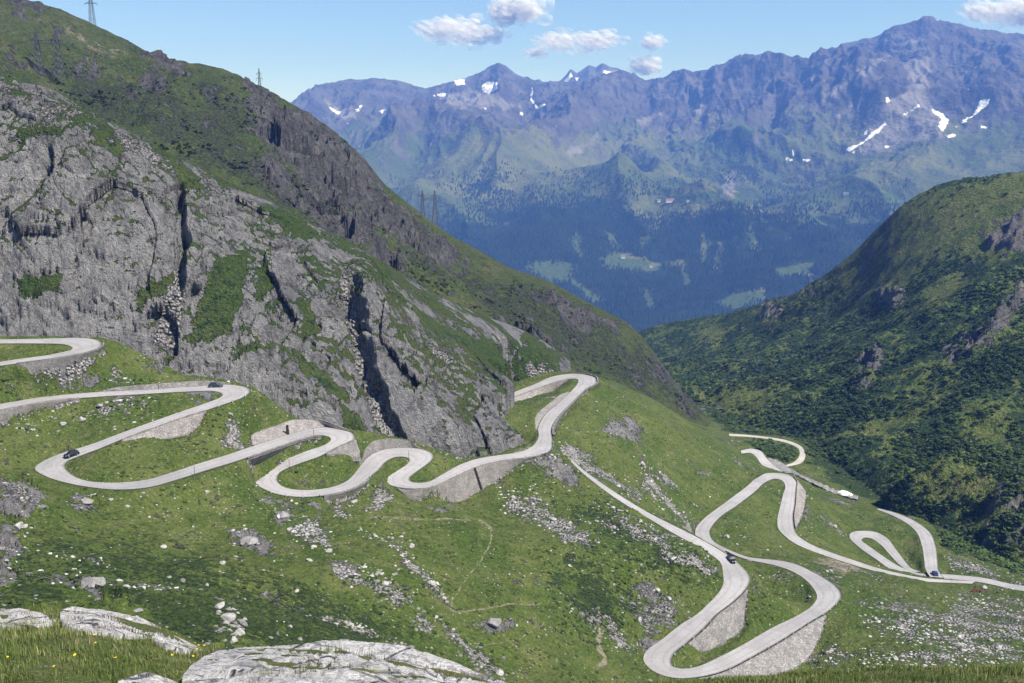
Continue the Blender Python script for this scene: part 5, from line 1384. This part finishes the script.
# ================================================================== CARS
M_GLASS = simple('car_glass', (.02, .022, .026), .08, .6, var=.02)
M_TYRE = simple('tyre_rubber', (.02, .02, .02), .9, .1); M_RIM = simple('wheel_rim', (.45, .45, .46), .35, .5, .8)
M_LAMP = simple('headlight_lens', (.75, .75, .72), .15, .6); M_TAIL = simple('tail_lens', (.35, .02, .02), .25, .5)
M_BUMP = simple('bumper_plastic', (.03, .03, .032), .6, .3)
def make_car(loc, head, paint_, label, hatch=True, L=4.2, Wd=1.75, Hh=1.46):
    root = thing('parked_car' if False else 'car', loc, label, 'car', None, head)
    # body: loft of cross sections from nose to tail (x forward)
    prof = [(-.5,.62,.30,.72),(-.485,.80,.24,.86),(-.40,.86,.2,.9),(-.2,.88,.2,.92),(.1,.88,.2,.92),(.25,.87,.2,.86),(.40,.84,.22,.78),(.48,.74,.26,.66),(.5,.6,.32,.58)]
    bm = bmesh.new(); rings = []
    for fx, hw, z0, z1 in prof:
        hw *= Wd / 1.76; pts = [(-hw * .92, z0), (-hw, z0 + .12), (-hw, z1 - .16), (-hw * .93, z1 - .03), (-hw * .6, z1 + .015), (hw * .6, z1 + .015), (hw * .93, z1 - .03), (hw, z1 - .16), (hw, z0 + .12), (hw * .92, z0)]
        rings.append([bm.verts.new((fx * L, y, z)) for y, z in pts])
    for a, b in zip(rings[:-1], rings[1:]):
        for i in range(len(a)):
            bm.faces.new([a[i], a[(i + 1) % len(a)], b[(i + 1) % len(a)], b[i]])
    bm.faces.new(rings[0][::-1]); bm.faces.new(rings[-1]); bmesh.ops.recalc_face_normals(bm, faces=bm.faces)
    bm_obj('body', bm, paint_, root, True)
    # cabin
    xb0, xb1, xt0, xt1 = ((-.44, .20, -.36, .06) if hatch else (-.34, .20, -.22, .06))
    w0, w1 = Wd * .46, Wd * .37; zb, zt = .90, Hh
    def cab(xa, xb, xc, xd, wb, wt, z0, z1):
        b = bmesh.new()
        v = [b.verts.new(p) for p in ((xa*L,-wb,z0),(xb*L,-wb,z0),(xb*L,wb,z0),(xa*L,wb,z0),(xc*L,-wt,z1),(xd*L,-wt,z1),(xd*L,wt,z1),(xc*L,wt,z1))]
        for f in ((0,1,5,4),(1,2,6,5),(2,3,7,6),(3,0,4,7),(4,5,6,7),(3,2,1,0)): b.faces.new([v[i] for i in f])
        bmesh.ops.recalc_face_normals(b, faces=b.faces); return b
    bm_obj('cabin_glass', cab(xb0, xb1, xt0, xt1, w0, w1, zb - .04, zt - .05), M_GLASS, root)
    b = cab(xt0 - .01, xt1 + .012, xt0 + .012, xt1 - .015, w1 + .02, w1 - .05, zt - .06, zt)
    bmesh.ops.bevel(b, geom=b.edges, offset=.02, segments=1, affect='EDGES'); bm_obj('roof', b, paint_, root)
    b = bmesh.new()
    for s in (-1, 1):
        for q0, q1 in ((xb0, xt0), (xb1, xt1), ((xb0 + xb1) / 2, (xt0 + xt1) / 2)):
            bar_bm(b, (q0 * L, s * w0, zb - .04), (q1 * L, s * w1, zt - .04), .035)
    bm_obj('pillars', b, paint_, root)
    for fx in (-.31, .31):
        for s in (-1, 1):
            b = bmesh.new(); bmesh.ops.create_cone(b, cap_ends=True, segments=18, radius1=.32, radius2=.32, depth=.2, matrix=Matrix.Translation((fx * L, s * (Wd / 2 - .1), .32)) @ Matrix.Rotation(math.pi / 2, 4, 'X'))
            wv = bm_obj('wheel', b, M_TYRE, root)
            b = bmesh.new(); bmesh.ops.create_cone(b, cap_ends=True, segments=14, radius1=.19, radius2=.19, depth=.02, matrix=Matrix.Translation((fx * L, s * (Wd / 2 + .008), .32)) @ Matrix.Rotation(math.pi / 2, 4, 'X'))
            bm_obj('rim', b, M_RIM, wv)
    for s in (-1, 1):
        b = bmesh.new(); box_bm(b, (.486 * L, s * .56, .60), (.08, .3, .12)); bm_obj('headlight', b, M_LAMP, root)
        b = bmesh.new(); box_bm(b, (-.492 * L, s * .62, .70), (.06, .22, .16)); bm_obj('tail_light', b, M_TAIL, root)
        b = bmesh.new(); box_bm(b, (.14 * L, s * (Wd / 2 + .05), .95), (.12, .14, .11)); bmesh.ops.bevel(b, geom=b.edges, offset=.02, segments=1, affect='EDGES'); bm_obj('wing_mirror', b, paint_, root)
    b = bmesh.new(); box_bm(b, (.495 * L, 0, .38), (.12, Wd * .8, .16)); box_bm(b, (-.497 * L, 0, .40), (.12, Wd * .8, .18)); bm_obj('bumpers', b, M_BUMP, root)
    return root
def on_road(key, s, side=.5):
    a_, b_, st = ROADS[key]
    i = int(np.argmin(np.abs(st - s))); i = min(max(i, 2), len(st) - 3)
    p = a_[i] * (1 - side) + b_[i] * side; d = (a_[i + 2] + b_[i + 2] - a_[i - 2] - b_[i - 2]) / 2
    h = math.hypot(d[0], d[1])
    return (p[0], p[1], p[2] + .13), math.atan2(d[1], d[0]), math.atan2(d[2], h)
M_BLACK = simple('black_car_paint', (.012, .012, .014), .25, .5, var=.03); M_NAVY = simple('dark_grey_car_paint', (.03, .032, .038), .25, .5, var=.03); M_BLUE = simple('blue_car_paint', (.025, .045, .17), .25, .5, var=.03)
p, h, t_ = on_road('UPPER', 5.75, .42); make_car(p, h, M_NAVY, 'dark grey estate car on the upper ramp just before the right bend')
p, h, t_ = on_road('UPPER', 16.15, .30); make_car(p, h, M_BLACK, 'black car on the ramp just above the far left hairpin', L=3.7)
p, h, t_ = on_road('LOWER', 8.35, .22); make_car(p, h, M_BLACK, 'black car driving where the straight track meets the lower bend')
p, h, t_ = on_road('RIGHT', .45, .5); make_car(p, h, M_BLUE, 'blue car at the foot of the road strip beside the river')

# ================================================================== WALL SHADE BLOCK AND STRIP, SNOW POLES, RED BUSH, SNOW PATCH
def ground_near(u, v, d0=200, d1=620): return hit(u, v, sz, d0, d1)
a_, b_, st = ROADS['UPPER']
def up_pt(s, side, out=0.):
    T, n_ = edge('UPPER', side, s, s + .01, 2)
    return T[0] + n_[0] * out
p = up_pt(28.55, 'a', .55)  # dark block added in place of a wall end lying in shadow
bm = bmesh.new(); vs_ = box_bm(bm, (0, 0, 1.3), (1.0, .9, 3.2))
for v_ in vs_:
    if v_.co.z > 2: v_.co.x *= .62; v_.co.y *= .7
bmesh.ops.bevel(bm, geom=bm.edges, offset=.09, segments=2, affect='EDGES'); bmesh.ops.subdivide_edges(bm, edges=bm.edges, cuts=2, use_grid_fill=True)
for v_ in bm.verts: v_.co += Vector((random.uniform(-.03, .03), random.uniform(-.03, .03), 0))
o = bm_obj('wall_end_shade', bm, M_SHADE); o.location = p; tag(o, 'dark upright block standing in for a shaded wall end on the verge above the middle ramp', 'pillar')
# dark stepped strip standing in for shade on the tall wall
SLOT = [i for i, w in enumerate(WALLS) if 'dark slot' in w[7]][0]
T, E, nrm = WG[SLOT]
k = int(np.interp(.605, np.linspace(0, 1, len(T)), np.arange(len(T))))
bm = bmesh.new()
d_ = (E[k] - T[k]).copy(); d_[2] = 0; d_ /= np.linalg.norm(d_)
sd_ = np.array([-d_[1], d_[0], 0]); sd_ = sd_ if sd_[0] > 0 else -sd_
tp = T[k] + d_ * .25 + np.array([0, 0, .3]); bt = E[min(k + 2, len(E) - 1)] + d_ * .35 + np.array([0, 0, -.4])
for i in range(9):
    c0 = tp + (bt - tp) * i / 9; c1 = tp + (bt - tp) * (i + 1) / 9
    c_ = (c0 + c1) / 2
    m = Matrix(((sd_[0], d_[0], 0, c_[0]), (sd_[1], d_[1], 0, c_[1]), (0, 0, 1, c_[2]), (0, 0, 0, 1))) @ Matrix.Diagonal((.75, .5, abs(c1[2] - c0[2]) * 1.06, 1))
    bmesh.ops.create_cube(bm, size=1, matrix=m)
bm_obj('wall_shade_strip', bm, M_SHADE, WALL_OBJ[SLOT])
M_POLE = simple('pole_wood', (.06, .05, .045), .8, .2); M_REFL = simple('pole_band', (.35, .05, .04), .5, .3)
pole = None
for i, (s, side, out, lab) in enumerate([(24.6,'b',.3,'thin snow pole on the outer edge below the far left hairpin'),(38.0,'a',-.2,'thin snow pole between the two middle ramps'),(51.2,'b',-.3,'thin snow pole in the grass inside the tight S bend'),
   (32.0,'a',.2,'thin snow pole in front of the curved pale cut bank'),(29.6,'b',.4,'thin snow pole on the outer verge of the middle ramp'),(4.2,'a',.3,'thin snow pole on the upper ramp near the parked dark car'),(61.5,'a',.3,'thin snow pole on the verge of the S bend exit'),(66.0,'a',.4,'thin snow pole at the pullout below the far right hairpin')]):
    p = up_pt(s, side, out)
    if pole is None:
        pole = thing('snow_pole', p, lab, 'pole', 'snow poles along the road')
        bm = bmesh.new(); bar_bm(bm, (0, 0, -.4), (0, 0, 2.5), .06, 8); bm_obj('post', bm, M_POLE, pole)
        bm = bmesh.new(); bar_bm(bm, (0, 0, 2.0), (0, 0, 2.3), .066, 8); bm_obj('reflector_band', bm, M_REFL, pole); o = pole
    else:
        o = copy_tree(pole); o['label'] = lab
    o.location = p
# guard stones on the outer edges
GS = rock_shape(400, 2, 1.0); GS.name = 'guard_stone'; GS.materials.append(M_BOUL)
for key, side, s0, s1, lab in (('UPPER','b',58.4,66.2,'squat pale guard stone on the edge of the tall wall below the S bend exit'),('UPPER','b',40.5,46.0,'squat pale guard stone on the outer edge of the oval island bend'),
   ('UPPER','a',6.8,11.0,'squat pale guard stone round the outside of the upper right bend'),('LOWER','a',13.4,19.0,'squat pale guard stone on the rim of the lowest left hairpin'),('LOWER','b',21.0,26.0,'squat pale guard stone on the rim of the big right hand bend'),('UPPER','b',67.0,72.5,'squat pale guard stone on the outer edge of the far right hairpin')):
    T, nn_ = edge(key, side, s0, s1, 240)
    L_ = np.r_[0, np.cumsum(np.linalg.norm(np.diff(T, axis=0), axis=1))]
    for q in np.arange(2, L_[-1], 4.6):
        p = [np.interp(q, L_, T[:, c] + nn_[:, c] * .25) for c in range(3)]
        o = link('guard_stone', GS); o.location = (p[0], p[1], p[2] + .3); o.scale = (.26, .22, random.uniform(.5, .68)); o.rotation_euler = (random.uniform(-.08, .08), random.uniform(-.08, .08), random.uniform(0, 6))
        tag(o, lab, 'guard stone', 'guard stones: ' + lab.split(' on ')[-1].split(' round ')[-1])
M_RUSSET = toned('russet_leaves', (.085, .035, .022), (.12, .055, .032), (.07, .06, .025))
p = ground_near(976, 589); P = np.array([p + np.array([random.gauss(0, 1.1), random.gauss(0, .8), 0]) for _ in range(26)]); P[:, 2] = slope_z(P[:, 0], P[:, 1])
o = scatter('russet_bush', P, rng.uniform(.3, .7, 26), IV2, IF2, M_RUSSET, jit=.2, kind=None); tag(o, 'low russet red bush on the grass below the road at the right', 'bush')
p = ground_near(984, 588); put_boulder(p, 1.1, .5, BM_[2], 'pale boulder touching the russet bush on its right')
# old snow bridge by the river
t = NT('old_snow'); co = t.pos(); n_ = t.noise(co, .5, 5, .65)
M_SNOWB = t.surf(t.mix(t.ramp(n_, .35, .65), (.80, .81, .83), (.66, .65, .64)), .7, t.bump(n_, .3), .2)
us = np.linspace(834, 856, 24); top = np.interp(us, [834, 842, 850, 856], [494, 490.5, 493, 496.5]); bot = np.interp(us, [834, 842, 850, 856], [494.6, 497, 499, 498.6])
q = np.linspace(0, 1, 9); V_ = bot[:, None] + (top - bot)[:, None] * q; U_ = np.repeat(us[:, None], 9, 1)
# lies on the ground beyond the river: lay the outline on the slope, raise the middle
S_ = []
for uu, vv in zip(U_.ravel(), V_.ravel()): S_.append(hit(uu, vv, sz, 380, 640, 900))
S_ = np.array(S_).reshape(U_.shape + (3,)); S_[..., 2] += 1.6 * np.sin(np.pi * q)[None] * np.sin(np.pi * np.linspace(0.03, .97, 24))[:, None] + .15
low = S_.copy(); low[..., 2] -= 2.2
n_, m_ = S_.shape[:2]; f = grid_faces(n_, m_)
per = [(i, 0) for i in range(n_)] + [(n_ - 1, j) for j in range(1, m_)] + [(i, m_ - 1) for i in range(n_ - 2, -1, -1)] + [(0, j) for j in range(m_ - 2, 0, -1)]
pi_ = np.array([i * m_ + j for i, j in per]); pn = np.roll(pi_, -1)
me = np_mesh('snow_patch', np.concatenate([S_.reshape(-1, 3), low.reshape(-1, 3)]), np.concatenate([f[:, ::-1], f + n_ * m_, np.stack([pi_, pn, pn + n_ * m_, pi_ + n_ * m_], 1)]))
bm = bmesh.new(); bm.from_mesh(me); bmesh.ops.recalc_face_normals(bm, faces=bm.faces); bm.to_mesh(me); bm.free()
tag(link('snow_patch', me, M_SNOWB), 'small white patch of old snow beside the river in the valley floor', 'snow patch')

# ================================================================== PYLONS
M_STEEL = simple('galvanised_steel', (.075, .078, .085), .6, .4, .3)
M_INS = simple('insulator_glass', (.10, .12, .12), .3, .5)
def mast(root, x0, Hm, base, armz, arms, r=.16):
    """tapered four-legged lattice; arms: (z, half length)"""
    bm = bmesh.new()
    lv = np.linspace(0, 1, 9)
    def crn(q): return [(x0 + sx * base * (1 - .86 * q), sy * base * (1 - .86 * q), Hm * q) for sx, sy in ((-1, -1), (1, -1), (1, 1), (-1, 1))]
    for i in range(8):
        A, B = crn(lv[i]), crn(lv[i + 1])
        for k in range(4):
            bar_bm(bm, A[k], B[k], r); bar_bm(bm, A[k], B[(k + 1) % 4], r * .55); bar_bm(bm, A[(k + 1) % 4], B[k], r * .55); bar_bm(bm, B[k], B[(k + 1) % 4], r * .5)
    bm_obj('lattice_mast', bm, M_STEEL, root)
    for z, hl in arms:
        for s in (-1, 1):
            bm = bmesh.new(); w = base * (1 - .86 * z / Hm)
            tip = (x0 + s * hl, 0, z)
            for sy in (-1, 1):
                bar_bm(bm, (x0 + s * w * .2, sy * w, z), tip, r * .75); bar_bm(bm, (x0 + s * w * .2, sy * w, z + hl * .28), tip, r * .6)
            for q in (.3, .6): bar_bm(bm, (x0 + s * hl * q, w * (1 - q), z), (x0 + s * hl * q, -w * (1 - q), z + hl * .28 * (1 - q)), r * .45)
            am = bm_obj('cross_arm', bm, M_STEEL, root)
            bm = bmesh.new()
            for i in range(5): bmesh.ops.create_cone(bm, cap_ends=True, segments=8, radius1=.22, radius2=.14, depth=.3, matrix=Matrix.Translation((x0 + s * hl * .97, 0, z - .3 - i * .34)))
            bm_obj('insulator', bm, M_INS, am)
def pylon(name, u, v_base, d, Hm, masts, label, zf, arms, r=.16, base=2.4, rz=0):
    p = at(u, v_base, d); z = float(zf(np.array([p[0]]), np.array([p[1]]))[0])
    root = thing(name, (p[0], p[1], min(z, p[2]) - .4), label, 'pylon', 'power line pylons on the ridge', rz)
    for x0 in masts: mast(root, x0, Hm, base, 0, arms, r)
    if len(masts) > 1:
        bm = bmesh.new()
        for z_ in (Hm * .74, Hm * .80):
            bar_bm(bm, (masts[0], 0, z_), (masts[-1], 0, z_), r)
        n_ = 6
        for i in range(n_):
            xa = masts[0] + (masts[-1] - masts[0]) * i / n_; xb = masts[0] + (masts[-1] - masts[0]) * (i + 1) / n_
            bar_bm(bm, (xa, 0, Hm * .74), (xb, 0, Hm * .80), r * .6)
        bm_obj('cross_beam', bm, M_STEEL, root)
    return root
def ridge_hit(u, v): return hit(u, v, rdz, 470, 1100)
p = ridge_hit(50, 80); pylon('pylon', 50, 80, p[1], 30, (-6.2, 6.2), 'double lattice pylon standing on the hillside at the upper left', rdz, ((24, 4.6),), .19, 2.9)
pylon('pylon', 93, 30, 905, 46, (0,), 'single lattice pylon rising behind the skyline at the upper left', rdz, ((30, 5.5), (40, 4)), .17, 2.8)
pylon('pylon', 260, 92, 830, 19, (0,), 'small distant pylon behind the rocky shoulder of the left ridge', rdz, ((11, 2.6), (15, 2.0)), .12, 1.2)
pylon('pylon', 429, 226, 760, 27, (-4.6, 4.6), 'double lattice pylon on the ridge against the blue valley', rdz, ((23, 3.4),), .17, 2.3)

# ================================================================== FAR BUILDINGS
M_WHITE = simple('lime_render', (.80, .78, .74), .8, .1, var=.05); M_RROOF = simple('red_roof', (.30, .075, .05), .8, .1); M_GROOF = simple('slate_roof', (.16, .16, .17), .8, .1); M_WIN = simple('window_dark', (.03, .035, .045), .2, .5)
def house(u, v, Lx, Ly, hh, roof, label, zf=farxy):
    p = hit(u, v, zf, 3500, 8000, 3000)
    root = thing('house', (p[0], p[1], p[2] - 2), label, 'house', None, math.atan2(-p[0], p[1]))
    bm = bmesh.new(); box_bm(bm, (0, 0, hh / 2 + 1), (Lx, Ly, hh + 2)); bm_obj('wall', bm, M_WHITE, root)
    bm = bmesh.new(); e = 1.2; z0 = hh + 1.9; z1 = z0 + Ly * .32
    v_ = [bm.verts.new(q) for q in ((-Lx/2-e,-Ly/2-e,z0),(Lx/2+e,-Ly/2-e,z0),(Lx/2+e,Ly/2+e,z0),(-Lx/2-e,Ly/2+e,z0),(-Lx/2-e,0,z1),(Lx/2+e,0,z1))]
    for f in ((0,1,5,4),(2,3,4,5),(1,2,5),(3,0,4),(3,2,1,0)): bm.faces.new([v_[i] for i in f])
    bm_obj('roof', bm, roof, root)
    nw = max(2, int(Lx / 7))
    for i in range(nw):
        bm = bmesh.new(); box_bm(bm, (-Lx / 2 + Lx * (i + .5) / nw, -Ly / 2 - .03, hh * .55 + 2), (2.0, .1, 2.2)); bm_obj('window', bm, M_WIN, root)
    return root
house(670, 202.5, 42, 18, 15, M_RROOF, 'long white building with red roof at the top of the far wood')
house(659, 202, 18, 13, 11, M_GROOF, 'small pale house left of the long red roofed building')
house(688, 202, 15, 12, 8, M_GROOF, 'small pale house right of the long red roofed building')
house(623, 258, 20, 13, 9, M_GROOF, 'pale house in the light green clearing of the far wood')
house(651, 267, 15, 10, 8, M_GROOF, 'lowest pale house at the right tip of the far clearing')
house(846, 195, 26, 12, 9, M_GROOF, 'pale house beside the meadow high on the far right')

# ================================================================== CLOUDS (beyond the air box)
def cloud_mat():
    t = NT('cloud_vapour'); n = t.noise(t.pos(), 1 / 160, 4, .6)
    d = t.n('ShaderNodeBsdfDiffuse'); d.inputs[0].default_value = (.98, .98, .98, 1)
    tl = t.n('ShaderNodeBsdfTranslucent'); tl.inputs[0].default_value = (.98, .98, .98, 1)
    m1 = t.n('ShaderNodeMixShader'); m1.inputs[0].default_value = .5; t.l(d.outputs[0], m1.inputs[1]); t.l(tl.outputs[0], m1.inputs[2])
    tr = t.n('ShaderNodeBsdfTransparent'); m2 = t.n('ShaderNodeMixShader')
    t.l(t.math('MULTIPLY', t.math('ADD', .25, t.math('MULTIPLY', t.ramp(n, .40, .60), .75)), .20), m2.inputs[0]); t.l(tr.outputs[0], m2.inputs[1]); t.l(m1.outputs[0], m2.inputs[2]); t.l(m2.outputs[0], t.out.inputs[0])
    return t.m
M_CLOUD = cloud_mat()
def cloud(u, v, wpx, hpx, d, seed, label, dens=1.0):
    """a heap of thin veils of vapour, thickest in the middle, flat below"""
    p = at(u, v, d); k = d / F; r_ = np.random.default_rng(seed)
    n = int(200 * wpx * hpx / 3000) + 60
    lob = r_.uniform(-.7, .7, (5, 2)); lob[:, 1] *= .45
    P = []
    while len(P) < n:
        c = lob[r_.integers(5)]; q = c + r_.normal(0, 1, 2) * (.20, .26)
        if abs(q[0]) < 1 and -.75 < q[1] < 1: P.append((q[0] * wpx / 2 * k, r_.normal(0, .2) * wpx * k, q[1] * hpx / 2 * k))
    P = np.array(P); s = r_.uniform(.08, .26, n) ** 1.0 * hpx * k * np.where(r_.uniform(0, 1, n) < .3, 1.25, .8)
    # keep the one connected heap
    dm = np.linalg.norm((P[:, None] - P[None]) / np.array([1.3, 1.3, .9]), axis=2) < .27 * (s[:, None] + s[None])
    seen = np.zeros(n, bool); best = seen
    for i0 in range(n):
        if seen[i0]: continue
        cur = np.zeros(n, bool); cur[i0] = True
        while True:
            nx_ = dm[cur].any(0)
            if nx_.sum() == cur.sum(): break
            cur = nx_
        seen |= cur
        if cur.sum() > best.sum(): best = cur
    P = P[best]; s = s[best]; n = len(P)
    V = IV2[None] * s[:, None, None] * np.array([1.35, 1.35, .95]) * (1 + .12 * r_.standard_normal((n, len(IV2), 1))) + P[:, None, :]
    me = np_mesh('cloud', V.reshape(-1, 3), (IF2[None] + (np.arange(n) * len(IV2))[:, None, None]).reshape(-1, 3))
    o = link('cloud', me, M_CLOUD); o.location = p
    return tag(o, label, 'cloud', 'white clouds over the far range')
cloud(466, 32, 104, 25, 15500, 1, 'long flat white cloud, leftmost over the far range')
cloud(517, 7, 60, 32, 15500, 2, 'white cloud cut by the top edge of the picture')
cloud(583, 40, 92, 23, 15500, 3, 'broad white cloud right of the long flat one')
cloud(527, 52, 36, 11, 15500, 4, 'thin small white cloud between the two broad ones')
cloud(653, 43, 19, 17, 15500, 5, 'tiny round white puff highest at the right of the group')
cloud(640, 65, 36, 20, 15500, 6, 'small white puff touching the far crest')
cloud(1008, 14, 84, 28, 15500, 7, 'white cloud at the upper right corner behind the summit')
scene.cycles.transparent_max_bounces = 40
